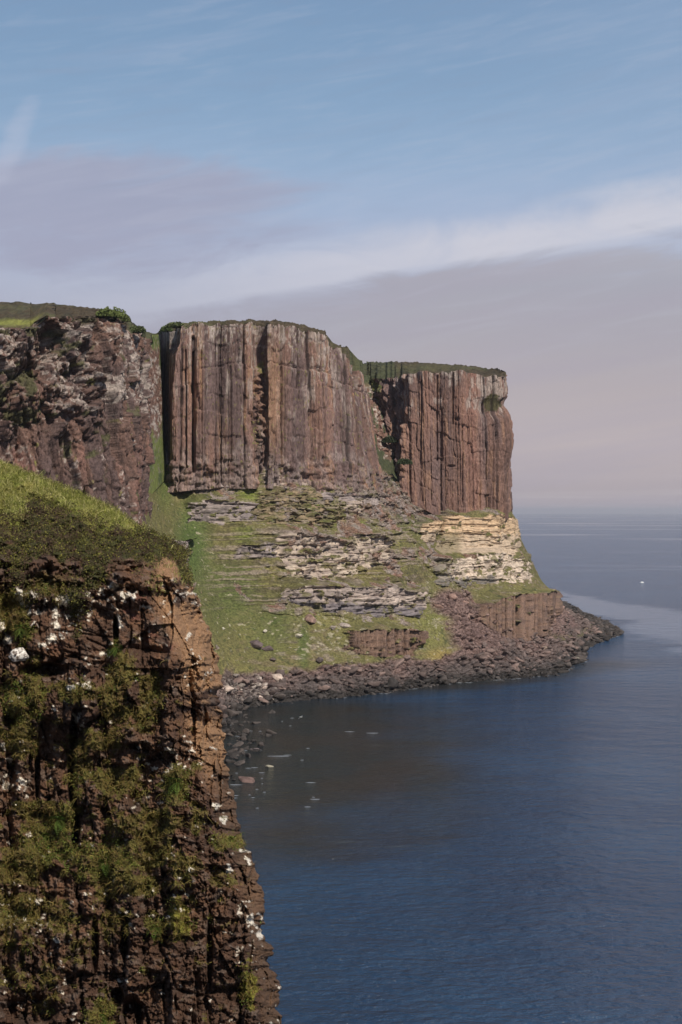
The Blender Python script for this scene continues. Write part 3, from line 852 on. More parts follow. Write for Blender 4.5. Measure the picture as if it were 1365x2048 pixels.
nr, nc = px.shape
GF = grid_faces(nr, nc)
Pf = P.reshape(-1, 3); Cf = col.reshape(-1, 3)
fb = bid.ravel()[GF[:, 0]]
sub_mesh('grassy_slope', Pf, GF, fb < 0, M_slope, Cf, kind='structure', category='hillside', label='steep grassy hillside with rubble and a stony foot between the cliffs and the sea')
BL = {0: 'dark broken rock step just under the left end of the tall columns', 1: 'pale blocky rock step directly under the middle of the tall columns', 2: 'grey thinly bedded outcrop with a pink slab beside the green gully',
      3: 'brown thinly layered bank half grown over with dry grass', 4: 'low grey rock rib on the grass below the right end of the tall columns', 5: 'small pale squared outcrop in bright grass below the tall columns',
      6: 'short grey ledge low beside the bright green patch of turf', 7: 'broad pale knobbly outcrop in the middle of the grassy slope', 8: 'blocky pale outcrop right of the broad knobbly one',
      9: 'long layered rock band with shade coloured into its foot across the lower slope', 10: 'low brown wall of small columns just above the boulder beach', 11: 'small orange sandstone block left of the big sandstone face',
      12: 'yellow layered sandstone face directly under the seaward cliff', 13: 'cream layered rock band below the yellow sandstone face', 14: 'brown wall of small columns with a dark cleft above the rocky point', 15: 'grey broken ledge at the edge of the green gully'}
for bi in range(len(BANDS)):
    if (fb == bi).sum() > 3:
        sub_mesh('rock_ledge', Pf, GF, fb == bi, M_col if BANDS[bi][0] == 'lowcol' else M_strata, Cf, kind='structure', category='rock outcrop', label=BL[bi], group='rock ledges on the grassy slope')

def gully(corners, seed, paint, bulge, label):
    """steep chute between two cliffs; corners: bottom left, bottom right, top left, top right as (px, D, py)"""
    bl, br_, tl, tr = [wpos(*c) for c in corners]
    nu, nv = 90, 230
    u, t = np.meshgrid(np.linspace(0, 1, nu), np.linspace(0, 1, nv))
    Q = (bl * (1 - u)[..., None] + br_ * u[..., None]) * (1 - t)[..., None] + (tl * (1 - u)[..., None] + tr * u[..., None]) * t[..., None]
    sa, sz = u * 11, Q[..., 2]
    a1, a2, b1, b2 = vor(sa / 1.6, sz / 1.6, seed)
    k1, k2, c1, c2 = vor(sa / .7, sz / .7, seed + 4)
    st = 0.5 + .5 * fbm(sa * .3, sz * .12, seed + 1, 3)
    dd = (bulge * np.sin(np.pi * u) + 1.1 * fbm(sa * .2, sz * .12, seed + 2, 4)) * sstep(t, 0, .3) + .6 * (1 - sstep(t, 0, .1))
    c, rk_ = paint(u, t, sa, sz, seed)
    dd = dd + rk_ * (1.5 * (b1 - .5) + .8 * (c1 - .5) - .9 * np.exp(-((a2 - a1) / .12) ** 2))
    Q[..., 1] -= dd
    if seed == 501:      # the right flank of the rock runs back into the cleft
        kb = 34 * np.clip((u - .88) / .12, 0, 1) * sstep(t, .12, .35)
        Q[..., 0] *= (Q[..., 1] + kb) / Q[..., 1]
        Q[..., 2] = CAMZ + (Q[..., 2] - CAMZ) * (Q[..., 1] + kb * .0) / Q[..., 1]
        Q[..., 1] += kb
    mesh_obj('gully_slope', Q.reshape(-1, 3), grid_faces(nv, nu), M_rough, c.reshape(-1, 3), kind='structure', category='gully', label=label)


def paint_ga(u, t, sa, sz, seed):
    n = fbm(sa * .5, sz * .3, seed + 9, 4)
    rk_ = sstep(t + .12 * n, .30, .42) * (1 - sstep(t + .10 * n, .86, .95)) * (1 - sstep(u + .15 * n, .80, .95))
    g = mixc(np.array([0.17, 0.20, 0.06]), GRSD * 1.5, sstep(n, -.3, .8))
    g = mixc(g, STRG * .8, sstep(fbm(sa * 1.2, sz, seed + 10, 3), .4, .8) * .5)
    r_ = mixc(BAS * .9, LICH, sstep(fbm(sa * 1.1, sz * .9, seed + 11, 4), -.1, .7))
    return mixc(g, r_, rk_), rk_


def paint_gb(u, t, sa, sz, seed):
    n = fbm(sa * .5, sz * .3, seed + 9, 4)
    rk_ = sstep(n + .55 - .5 * np.abs(u - .5), .2, .6) * (1 - sstep(t, .84, .95)) * sstep(t, .22, .42)
    g = mixc(np.array([0.06, 0.068, 0.036]), np.array([0.11, 0.105, 0.055]), sstep(n, -.3, .5))
    r_ = mixc(BAS * .9, LICH, sstep(fbm(sa * 1.1, sz * .9, seed + 11, 4), -.1, .7))
    return mixc(g, r_, rk_), rk_


gully([(279, 378, 1016), (335, 441, 956), (284, 416, 670), (321, 437, 667)], 501, paint_ga, -3.0, 'narrow gully of grass and loose rock between the rugged cliff and the tall columns')
gully([(742, 468, 985), (822, 508, 1030), (722, 540, 748), (792, 538, 758)], 502, paint_gb, -2.0, 'rocky gully with dark plants between the tall columns and the seaward cliff')

# ------------------------------------------------------------------ moorland on top
def moor():
    """turf running back from the rims: rim -> crest -> inland"""
    rows = []
    iL = np.linspace(0, len(rim_left) - 1, 260).astype(int)
    iM = np.linspace(0, len(rim_main) - 1, 380).astype(int)
    iF = np.linspace(0, len(rim_far) - 1, 300).astype(int)
    gu = np.stack([Uq[i] for i in np.linspace(int(NS * .06), NS * .9, 2).astype(int)])
    g1_ = wpos(311, 486, 672)[None]
    g2_ = wpos(732, 545, 753)[None]
    rim = np.concatenate([rim_left[iL], g1_, rim_main[iM], g2_, rim_far[iF]])
    n = len(rim)
    x = rim[:, 0]; y = rim[:, 1]
    rpx = x / y * F + 682.5
    # crest of the sky line behind each rim point: distance behind and photo height
    seg = np.concatenate([np.zeros(len(iL)), [0.5], np.ones(len(iM)), [1.5], 2 * np.ones(len(iF))])
    cy = np.where(seg < .6, np.interp(rpx, [-420, 0, 100, 180, 205, 222, 240, 262, 288, 311], [592, 606, 610, 619, 621, 622, 629, 645, 667, 670]),
                  np.where(seg < 1.6, np.interp(rpx, [311, 330, 345, 380, 450, 520, 590, 600, 650, 664, 694, 712, 730, 765], [668, 655, 650, 648.5, 643.5, 641, 646, 651, 665, 688, 694, 719, 727, 727]),
                           np.interp(rpx, [735, 800, 900, 960, 1000, 1011], [726, 725, 731, 736, 742, 747])))
    back = np.where(seg < .6, np.interp(rpx, [-420, 120, 230, 300], [90, 70, 16, 6]), np.where(seg < 1.6, 5.0, np.interp(rpx, [735, 960, 1005], [60, 45, 6])))
    yc = y + back
    xc = (rpx - 682.5) / F * yc
    zc = CAMZ + (1024 - cy) / F * yc
    # far-side points (turned away from the view) keep their own rim height
    crest = np.stack([xc, yc, zc], 1)
    hid = (seg > 1.9) & (y > 527) & (np.arange(n) > n - 180)
    crest[hid] = rim[hid] + np.array([-12, 4, 0.5])
    inl = crest.copy()
    inl[:, 1] = np.maximum(crest[:, 1] + 60, 640) + 260
    inl[:, 0] = crest[:, 0] * 0.9 - 60
    inl[:, 2] = crest[:, 2] - 6
    tt = np.concatenate([np.linspace(0, 1, 46), 1 + np.linspace(0, 1, 40)[1:] ** 1.5])
    K = np.zeros((len(tt), n, 3))
    for i, t in enumerate(tt):
        if t <= 1:
            K[i] = rim + (crest - rim) * t
            K[i][:, 2] = rim[:, 2] + (crest[:, 2] - rim[:, 2]) * (t ** 0.8)
        else:
            K[i] = crest + (inl - crest) * (t - 1)
    sx, sy = K[..., 0], K[..., 1]
    inner = sstep(tt, 0.0, 0.08)[:, None]
    lump = 0.55 * fbm(sx * .35, sy * .35, 141, 5) + 0.5 * fbm(sx * 1.1, sy * 1.1, 142, 3)
    K[..., 2] += (lump + 0.1) * inner
    K[0, :, 2] -= 0.4
    a = fbm(sx * .06, sy * .06, 143, 5); b = fbm(sx * .5, sy * .5, 144, 5)
    c = mixc(np.array([0.075, 0.058, 0.038]), np.array([0.085, 0.082, 0.042]), sstep(a + .5 * b, -.3, .8))
    c = mixc(c, np.array([0.035, 0.032, 0.025]), sstep(b - .3 * a, .2, .9) * .7)
    kx = sx / sy * F + 682.5; ky = 1024 - (K[..., 2] - CAMZ) / sy * F
    c = mixc(c, np.array([0.22, 0.23, 0.06]), ell(kx, ky, 20, 645, 80, 7, .5))
    gl = ((kx > 255) & (kx < 350)) | ((kx > 700) & (kx < 790))
    c = mixc(c, np.array([0.07, 0.08, 0.04]), gl * .7)
    c = mixc(c, np.array([0.10, 0.10, 0.045]), ell(kx, ky, 850, 735, 120, 9, .6) * .4)
    mesh_obj('moorland', K.reshape(-1, 3), grid_faces(len(tt), n), M_moor, c.reshape(-1, 3), kind='structure', category='moorland', label='brown and green heather moor along the top of the cliffs')


moor()


# shelf of turf in front of the small bluff at the far left top
def bush(name, px_, D_, py_, w, h, col, seed, label, group=None):
    """a low shrub: a rounded crown of leaf faces over a short woody base"""
    rg = np.random.default_rng(seed)
    base = wpos(px_, D_, py_)
    root = bpy.data.objects.new(name, None); C.objects.link(root)
    root.location = base
    root['label'] = label; root['category'] = 'shrub'
    if group:
        root['group'] = group
    nl = 2600
    th = rg.random(nl) * 2 * np.pi; ph = np.arccos(rg.random(nl))
    rad = 0.62 + 0.42 * rg.random(nl)
    lump = 1 + 0.25 * np.sin(th * 3 + seed) + .15 * np.sin(th * 7)
    c = np.stack([np.cos(th) * np.sin(ph) * w / 2 * rad * lump, np.sin(th) * np.sin(ph) * w / 2.6 * rad * lump, np.cos(ph) * h * rad * lump], 1)
    sz = 0.22 + .16 * rg.random(nl)
    a = rg.normal(size=(nl, 3)); a /= np.linalg.norm(a, axis=1)[:, None]
    b = np.cross(a, rg.normal(size=(nl, 3))); b /= np.linalg.norm(b, axis=1)[:, None]
    V = np.stack([c - a * sz[:, None], c + b * sz[:, None] * .6, c + a * sz[:, None], c - b * sz[:, None] * .6], 1).reshape(-1, 3)
    cc = np.repeat(np.array(col)[None] * (0.6 + .8 * rg.random(nl))[:, None], 4, 0)
    mesh_obj('crown', V, np.arange(nl * 4).reshape(-1, 4), M_leaf, cc, parent=root)
    tv, tf = [], []
    for k in range(7):
        an = k * 0.9
        for z_, r_, o_ in ((-.5, .12, .1), (h * .35, .07, w * .12), (h * .7, .03, w * .25)):
            for j in range(5):
                tv.append((math.cos(an) * o_ + math.cos(j * 1.2566) * r_, math.sin(an) * o_ + math.sin(j * 1.2566) * r_, z_))
        b0 = k * 15
        for l in range(2):
            for j in range(5):
                tf.append((b0 + l * 5 + j, b0 + l * 5 + (j + 1) % 5, b0 + l * 5 + 5 + (j + 1) % 5, b0 + l * 5 + 5 + j))
    mesh_obj('stem', np.array(tv), np.array(tf), M_scree, np.full((len(tv), 3), .08), parent=root)


bush('shrub', 218, 352, 634, 6.6, 1.9, (0.12, 0.15, 0.045), 1, 'rounded green shrub on the skyline above the rugged cliff', 'shrubs on the cliff top')
bush('shrub', 246, 357, 642, 3.2, 1.3, (0.10, 0.12, 0.045), 2, 'small dark shrub sloping down from the rounded green one', 'shrubs on the cliff top')
bush('shrub', 276, 366, 664, 3.8, 1.2, (0.09, 0.11, 0.045), 3, 'dark low shrub at the lip of the gully', 'shrubs on the cliff top')
bush('shrub', 352, 436, 654, 5.0, 1.2, (0.095, 0.115, 0.045), 4, 'low shrub on the left shoulder of the tall columns', 'shrubs on the cliff top')
bush('shrub', 335, 440, 662, 3.2, 1.3, (0.09, 0.12, 0.045), 5, 'small shrub where the gully meets the tall columns', 'shrubs on the cliff top')
bush('shrub', 860, 470, 1186, 2.6, 2.4, (0.05, 0.075, 0.035), 6, 'single dark bush standing on the grass left of the scree')
bush('shrub', 778, 512, 885, 5.0, 1.9, (0.040, 0.052, 0.028), 7, 'dark green bush high in the gully beside the seaward cliff')
bush('shrub', 808, 500, 928, 4.8, 1.6, (0.045, 0.060, 0.030), 8, 'dark green bush low in the gully beside the seaward cliff')

# ------------------------------------------------------------------ boulders
from mathutils.noise import noise as mnoise
import bmesh


def rock_mesh(name, seed, npts=16, flat=0.6, detail=2, noise_amp=0.05):
    rg = random.Random(seed)
    bm = bmesh.new()
    for i in range(npts):
        v = Vector((rg.gauss(0, 1), rg.gauss(0, 1), rg.gauss(0, 1))).normalized()
        bm.verts.new((v.x * rg.uniform(.75, 1.0), v.y * rg.uniform(.6, .85), v.z * flat * rg.uniform(.8, 1)))
    r_ = bmesh.ops.convex_hull(bm, input=bm.verts)
    bmesh.ops.delete(bm, geom=[g for g in r_['geom_interior'] if isinstance(g, bmesh.types.BMVert)], context='VERTS')
    bmesh.ops.bevel(bm, geom=list(bm.edges), offset=0.05, segments=1, affect='EDGES')
    bmesh.ops.triangulate(bm, faces=bm.faces)
    for _ in range(detail):
        bmesh.ops.subdivide_edges(bm, edges=[e for e in bm.edges if e.calc_length() > 0.16], cuts=1)
        bmesh.ops.triangulate(bm, faces=bm.faces)
    bm.normal_update()
    for v in bm.verts:
        v.co += v.normal * (mnoise(v.co * 3 + Vector((seed, 0, 0))) * noise_amp + mnoise(v.co * 8) * noise_amp * .5)
    V = np.array([v.co[:] for v in bm.verts]); bm.verts.index_update()
    Fc = np.array([[v.index for v in f.verts] for f in bm.faces])
    bm.free()
    return V, Fc


ROCKS = [rock_mesh('rock', 300 + i, 13 + i % 5, 0.45 + 0.07 * (i % 5), 1) for i in range(10)]
rng = np.random.default_rng(5)


def rot3(rg):
    q = Matrix.Rotation(rg.uniform(0, 6.28), 3, 'Z') @ Matrix.Rotation(rg.uniform(-.45, .45), 3, 'X') @ Matrix.Rotation(rg.uniform(-.45, .45), 3, 'Y')
    return q


ZONE_COL = {'wet': (0.06, 0.053, 0.05), 'shore': (0.145, 0.110, 0.100), 'scree': (0.205, 0.140, 0.120), 'pale': (0.34, 0.29, 0.255)}
rock_me = {}
for zn, zc in ZONE_COL.items():
    for i, (V, Fc) in enumerate(ROCKS):
        for sh in range(2):
            me_o = mesh_obj('boulder', V, Fc, M_scree, np.tile(np.array(zc) * (0.72 + .65 * sh) * np.array([1, 1 - .05 * sh, 1 - .08 * sh]), (len(V), 1)))
            rock_me[(zn, i, sh)] = me_o.data
            bpy.data.objects.remove(me_o)


def slope_at(qi, f):
    """surface point of the finished slope"""
    i = int(np.clip(round(qi), 0, NS - 1))
    j = int(np.clip(np.searchsorted(fr, f), 0, len(fr) - 1))
    return SLOPE_P[j, i]


# collect candidate boulders over the beach and the scree
cand = []
rgp = random.Random(8)
PXI = P[..., 0] / P[..., 1] * F + 682.5
PYI = 1024 - (P[..., 2] - CAMZ) / P[..., 1] * F
w_beach = (beach * (FF > -0.004) * (FF < .6)).ravel()
w_scr = (scr * (1 - rock) * .8 * (FF > 0)).ravel()
okx = ((PXI > 425) & (PXI < 1250)).ravel() * 1.0
area = np.ones(P.shape[:2])
du = np.linalg.norm(np.gradient(P0, axis=1), axis=-1); dv = np.linalg.norm(np.gradient(P0, axis=0), axis=-1)
area = np.clip(du * dv, 0, 2).ravel()
wt = (w_beach + .7 * w_scr) * okx * area
wt = np.nan_to_num(wt) / wt.sum()
pick = rng.choice(len(wt), 3800, p=wt)
Zr = P[..., 2].ravel(); PXr = PXI.ravel(); PYr = PYI.ravel(); Pr = P.reshape(-1, 3)
for k in pick:
    z = Zr[k]
    s = 0.40 + 1.9 * rgp.random() ** 3.6
    if z < 4: s *= 1.15
    zn = 'wet' if z < 0.7 + rgp.random() * 2.2 else ('shore' if z < 8 + rgp.random() * 4 else 'scree')
    if 445 < PXr[k] < 560 and 1340 < PYr[k] < 1400 and rgp.random() < .5:
        zn = 'pale'
    cand.append((s, Pr[k] + np.array([0, 0, .1 * s]), zn, PXr[k], PYr[k]))
# rocks standing in the shallow water at the left, flat shelves
for k in range(95):
    x_ = 452 + abs(rgp.gauss(0, 1)) * 52
    y_ = rgp.uniform(1425, 1530) if rgp.random() < .8 else rgp.uniform(1530, 1580)
    if x_ > 470 + (1560 - y_) * 0.8:
        continue
    D_ = 50 * F / (y_ - 1024)
    s = 0.5 + 1.3 * rgp.random() ** 2
    cand.append((s, wpos(x_, D_, z=0.1), 'wet', x_, y_))
for k in range(60):          # reef fringe just off the waterline
    i = int(rgp.uniform(NS * .2, NS * .92)); f = rgp.uniform(-0.05, 0.0)
    p_ = slope_at(i, f).copy(); p_[2] = -0.1
    x_ = p_[0] / p_[1] * F + 682.5
    if 450 < x_ < 1245:
        cand.append((rgp.uniform(.5, 1.2), p_, 'wet', x_, 1400))
cand.sort(key=lambda c: -c[0] / c[1][1])
LABS = {('wet', 0): 'dark wet boulder at the waterline left of the brown column wall', ('wet', 1): 'dark wet boulder at the waterline of the rocky point',
        ('shore', 0): 'brown boulder in the beach band below the grassy slope', ('shore', 1): 'brown boulder heaped on the rocky point',
        ('scree', 0): 'reddish boulder at the top of the beach band below the grass', ('scree', 1): 'reddish boulder in the scree under the sandstone bands',
        ('pale', 0): 'pale grey boulder in the patch of rubble at the left end of the beach', ('pale', 1): 'pale grey boulder in the patch of rubble at the left end of the beach'}
for n_, (s, p_, zn, x_, y_) in enumerate(cand[:270]):
    sh = int(rgp.random() < .5)
    o = bpy.data.objects.new('boulder', rock_me[(zn, rgp.randrange(10), sh)])
    C.objects.link(o)
    m_ = rot3(rgp).to_4x4()
    o.matrix_world = Matrix.Translation(Vector(p_)) @ m_ @ Matrix.Diagonal((s * rgp.uniform(.9, 1.4), s, s * rgp.uniform(.75, 1.1), 1))
    r_ = int(x_ > 850)
    o['category'] = 'boulder'; o['label'] = LABS[(zn, r_)]; o['group'] = {'wet': 'wet boulders at the waterline', 'shore': 'boulders of the beach', 'scree': 'reddish scree boulders', 'pale': 'pale rubble boulders'}[zn] + (' on the point' if r_ else '')
Vs, Fs, Cs, off = [], [], [], 0
for (s, p_, zn, x_, y_) in cand[270:]:
    V, Fc = ROCKS[rgp.randrange(10)]
    m_ = np.array(rot3(rgp))
    W = (V * np.array([s * rgp.uniform(.9, 1.4), s, s * rgp.uniform(.7, 1.1)])) @ m_.T + p_
    Vs.append(W); Fs.append(Fc + off); off += len(V)
    Cs.append(np.tile(np.array(ZONE_COL[zn]) * rgp.uniform(.7, 1.35), (len(V), 1)))
mesh_obj('boulder_rubble', np.concatenate(Vs), np.concatenate(Fs), M_scree, np.concatenate(Cs), kind='stuff', category='rubble', label='countless smaller stones filling the beach and scree between the boulders', )


def lone_rock(px_, D_, s, zn, seed, label, name='boulder', z=None, py_=None, flat=1.0, cat='boulder', tint=None):
    V, Fc = rock_mesh('rock', seed, 15, .6, 2)
    p_ = wpos(px_, D_, py=py_, z=z)
    cc = np.tile(np.array(tint if tint is not None else ZONE_COL[zn]), (len(V), 1))
    o = mesh_obj(name, V * np.array([s * 1.25, s, s * flat]), Fc, M_scree, cc, category=cat, label=label)
    o.location = p_
    o.rotation_euler = (0.1, 0.15, seed)
    return o


def on_slope(px_, py_):
    """nearest point of the slope surface seen in that direction"""
    d = (PXI - px_) ** 2 + (PYI - py_) ** 2
    d = np.where((FF > 0) & (FF < 1), d, 1e9)
    return Pr[np.argmin(d.ravel())]


for (x_, y_, s, zn, sd, lb, tn) in ((622, 1240, 2.6, 'scree', 401, 'large reddish block lying on the grass under the long layered band', (0.30, 0.20, 0.165)),
                                (690, 1252, 1.7, 'pale', 402, 'pale flat topped block at the right of the grass below the layered band', None),
                                (668, 1256, 1.3, 'pale', 403, 'smaller pale block left of the flat topped one', None),
                                (323, 898, 1.1, 'pale', 404, 'whitish round boulder in the gully at the foot of the dark cleft', (0.6, .57, .5)),
                                (598, 1272, 1.2, 'pale', 405, 'pale upright stone on the grass left of the dark green streak', (0.5, .46, .38)),
                                (530, 1262, 0.9, 'pale', 406, 'small pale stone high on the lower grass', (0.5, .46, .38)),
                                (447, 1258, 0.8, 'pale', 407, 'pale stone on the grass close to the near cliff edge', (0.55, .52, .42)),
                                (510, 1290, 2.4, 'shore', 408, 'dark jagged rock sticking out of the lower grass', (0.13, .1, .1)),
                                (535, 1298, 1.8, 'shore', 409, 'dark rock beside the jagged one in the lower grass', (0.13, .1, .1)),
                                (640, 1322, 1.7, 'shore', 410, 'dark rock among pale stones at the bottom of the grass', (0.15, .12, .115)),
                                (545, 1320, 1.1, 'shore', 411, 'small round dark rock just above the beach rubble', (0.14, .11, .1)),
                                (1086, 1298, 1.9, 'shore', 412, 'tan squared boulder on the beach under the brown column wall', (0.25, .19, .15))):
    p_ = on_slope(x_, y_)
    o = lone_rock(x_, p_[1] - 0.4, s, zn, sd, lb, z=float(p_[2]) + .1 * s, tint=tn)
lone_rock(494, 50 * F / (1562 - 1024), 2.4, 'scree', 420, 'flat reddish rock in the shallow water beside the near cliff', z=0.15, flat=.35, tint=(0.16, .105, .09))
lone_rock(540, 50 * F / (1534 - 1024), 0.9, 'pale', 421, 'lone pale rock awash in the shallows', z=0.1, flat=.6, tint=(0.36, .33, .25))
lone_rock(512, 50 * F / (1500 - 1024), 1.5, 'pale', 422, 'low pinkish rock at the edge of the dark rocks in the water', z=0.1, flat=.4, tint=(0.25, .2, .2))
lone_rock(1150, 50 * F / (1322 - 1024), 2.4, 'shore', 423, 'grey green boulder at the outer corner of the beach', z=0.6, flat=.9, tint=(0.2, .18, .15))

# ------------------------------------------------------------------ sea
def sea():
    mt = bpy.data.materials.new('sea_water')
    mt.use_nodes = True
    nt = mt.node_tree; N, L = nt.nodes, nt.links
    b = N['Principled BSDF']
    b.inputs['IOR'].default_value = 1.33
    tc = N.new('ShaderNodeTexCoord')

    def noise(scale, det, sc=(1, 1, 1), rough=.55, rot=0.0):
        mp = N.new('ShaderNodeMapping'); mp.inputs['Scale'].default_value = sc
        mp.inputs['Rotation'].default_value = (0, 0, rot)
        L.new(tc.outputs['Object'], mp.inputs[0])
        n_ = N.new('ShaderNodeTexNoise'); n_.inputs['Scale'].default_value = scale
        n_.inputs['Detail'].default_value = det; n_.inputs['Roughness'].default_value = rough
        L.new(mp.outputs[0], n_.inputs['Vector'])
        return n_.outputs['Fac']

    def m(op, a, b_=0.0):
        x = N.new('ShaderNodeMath'); x.operation = op
        for i, v in enumerate((a, b_)):
            if isinstance(v, (int, float)):
                x.inputs[i].default_value = v
            else:
                L.new(v, x.inputs[i])
        return x.outputs[0]

    def rng_(v, a, b_, c=0.0, d=1.0):
        x = N.new('ShaderNodeMapRange'); x.interpolation_type = 'SMOOTHSTEP'
        L.new(v, x.inputs['Value'])
        for k, q in zip(('From Min', 'From Max', 'To Min', 'To Max'), (a, b_, c, d)):
            x.inputs[k].default_value = q
        return x.outputs[0]

    def mix(f, a, c):
        x = N.new('ShaderNodeMix'); x.data_type = 'RGBA'
        if isinstance(f, (int, float)): x.inputs[0].default_value = f
        else: L.new(f, x.inputs[0])
        for s_, v in ((x.inputs[6], a), (x.inputs[7], c)):
            if isinstance(v, tuple): s_.default_value = (*v, 1)
            else: L.new(v, s_)
        return x.outputs[2]
    sep = N.new('ShaderNodeSeparateXYZ'); L.new(tc.outputs['Object'], sep.inputs[0])
    X, Y, _ = sep.outputs
    big = noise(0.02, 5)
    # weed and shingle seen through the shallows of the bay
    dx = m('DIVIDE', m('SUBTRACT', X, -28.0), 62.0)
    dy = m('DIVIDE', m('SUBTRACT', Y, 310.0), 120.0)
    r2 = m('ADD', m('MULTIPLY', dx, dx), m('MULTIPLY', dy, dy))
    e2x = m('DIVIDE', m('SUBTRACT', X, 25.0), 75.0)
    e2y = m('DIVIDE', m('SUBTRACT', Y, m('ADD', 398.0, m('MULTIPLY', X, 0.75))), 30.0)
    r2 = m('MINIMUM', r2, m('ADD', m('MULTIPLY', e2x, e2x), m('MULTIPLY', e2y, e2y)))
    shal = rng_(m('ADD', r2, m('MULTIPLY', m('SUBTRACT', big, .5), 1.6)), 0.25, 1.35, 1, 0)
    weed = noise(0.06, 6, (1, .5, 1))
    col = mix(rng_(big, .3, .7), (0.009, 0.036, 0.088), (0.016, 0.056, 0.122))
    wc = mix(rng_(weed, .35, .65), (0.014, 0.021, 0.022), (0.025, 0.022, 0.017))
    col = mix(m('MULTIPLY', shal, .95), col, wc)
    stk = noise(0.10, 5, (.35, 1.6, 1), .6, -.25)
    col = mix(m('MULTIPLY', m('MULTIPLY', rng_(stk, .60, .72), rng_(r2, 2.2, .2)), .55), col, (0.075, 0.085, 0.085))
    L.new(col, b.inputs['Base Color'])
    # wind slicks
    sl = noise(0.0022, 5, (0.5, 1.0, 1), .6, 0.35)
    slick = rng_(sl, .50, .66)
    # smooth tongue of current off the point
    cx = m('ADD', m('SUBTRACT', X, 120.0), m('MULTIPLY', m('SUBTRACT', big, .5), 60.0))
    inn = rng_(cx, -6, 14)
    outr = rng_(m('SUBTRACT', cx, m('MULTIPLY', m('SUBTRACT', 900.0, Y), 0.16)), 0, 30, 1, 0)
    tongue = m('MULTIPLY', m('MULTIPLY', inn, outr), m('MULTIPLY', rng_(Y, 420, 520), rng_(Y, 880, 1000, 1, 0)))
    slick = m('MAXIMUM', slick, tongue)
    L.new(rng_(slick, 0, 1, 0.15, 0.05), b.inputs['Roughness'])
    w1 = noise(0.75, 5, (0.55, 1.0, 1), .66, .22)
    w2 = noise(0.16, 3, (0.6, 1.0, 1), .5, .35)
    hgt = m('ADD', m('MULTIPLY', w1, 0.80), m('MULTIPLY', w2, 1.3))
    amp = rng_(slick, 0, 1, 1.0, 0.25)
    bp = N.new('ShaderNodeBump'); bp.inputs['Distance'].default_value = 1.5
    L.new(amp, bp.inputs['Strength'])
    L.new(hgt, bp.inputs['Height'])
    L.new(bp.outputs[0], b.inputs['Normal'])
    # ring grid, fine near, reaching past the horizon
    rr = np.concatenate([np.linspace(0, 800, 20), np.geomspace(900, 45000, 24)])
    th = np.linspace(0, 2 * np.pi, 97)[:-1]
    V = [(0, 0, 0)]
    for r in rr[1:]:
        for t in th:
            V.append((r * math.cos(t), r * math.sin(t), 0))
    Fq = []
    for j in range(1, len(rr) - 1):
        a0 = 1 + (j - 1) * 96; a1 = a0 + 96
        for k in range(96):
            Fq.append((a0 + k, a1 + k, a1 + (k + 1) % 96, a0 + (k + 1) % 96))
    V = np.array(V); Fq = np.array(Fq)
    Ft = np.array([(0, 1 + k, 1 + (k + 1) % 96) for k in range(96)])
    Fq = np.concatenate([np.concatenate([Fq[:, [0, 1, 2]], Fq[:, [0, 2, 3]]]), Ft])
    mesh_obj('sea', V, Fq, mt, kind='structure', category='sea', label='calm dark blue sea reaching to the horizon, brownish in the bay')


sea()

# foam flecks round the rocks in the shallows
def foam():
    mt = bpy.data.materials.new('foam')
    mt.use_nodes = True
    b = mt.node_tree.nodes['Principled BSDF']
    b.inputs['Base Color'].default_value = (0.26, 0.28, 0.31, 1); b.inputs['Roughness'].default_value = .6
    rg = random.Random(3)
    V, Fq = [], []
    spots = []
    for k in range(70):
        x_ = rg.uniform(462, 640); y_ = rg.uniform(1440, 1620)
        if x_ - 460 > (rg.random() ** 1.5) * 190: continue
        spots.append((x_, y_, rg.uniform(.2, .5) + 1.1 * rg.random() ** 4))
    spots += [(585, 1436, .6), (560, 1512, 3.0), (575, 1510, 1.2), (745, 1466, 1.5), (700, 1463, 1.2)]
    for i in range(60):
        p_ = slope_at(rg.uniform(NS * .3, NS * .9), 0.0)
        spots.append((p_[0] / p_[1] * F + 682.5, 1024 + 50 * F / (p_[1] - rg.uniform(0.5, 2.0)), rg.uniform(.3, 1.4)))
    for x_, y_, w in spots:
        D_ = 50 * F / (y_ - 1024)
        c = wpos(x_, D_, z=0)
        n = 9
        b0 = len(V)
        V.append((c[0], c[1], .05))
        for j in range(n):
            a = j / n * 6.283
            r = rg.uniform(.5, 1)
            V.append((c[0] + math.cos(a) * w * r * 1.3, c[1] + math.sin(a) * .35 * r * (.5 + w * .4), -0.01))
        for j in range(n):
            Fq.append((b0, b0 + 1 + j, b0 + 1 + (j + 1) % n))
    mesh_obj('foam', np.array(V), np.array(Fq), mt, kind='stuff', category='foam', label='small white flecks of foam round the rocks in the shallows')


foam()

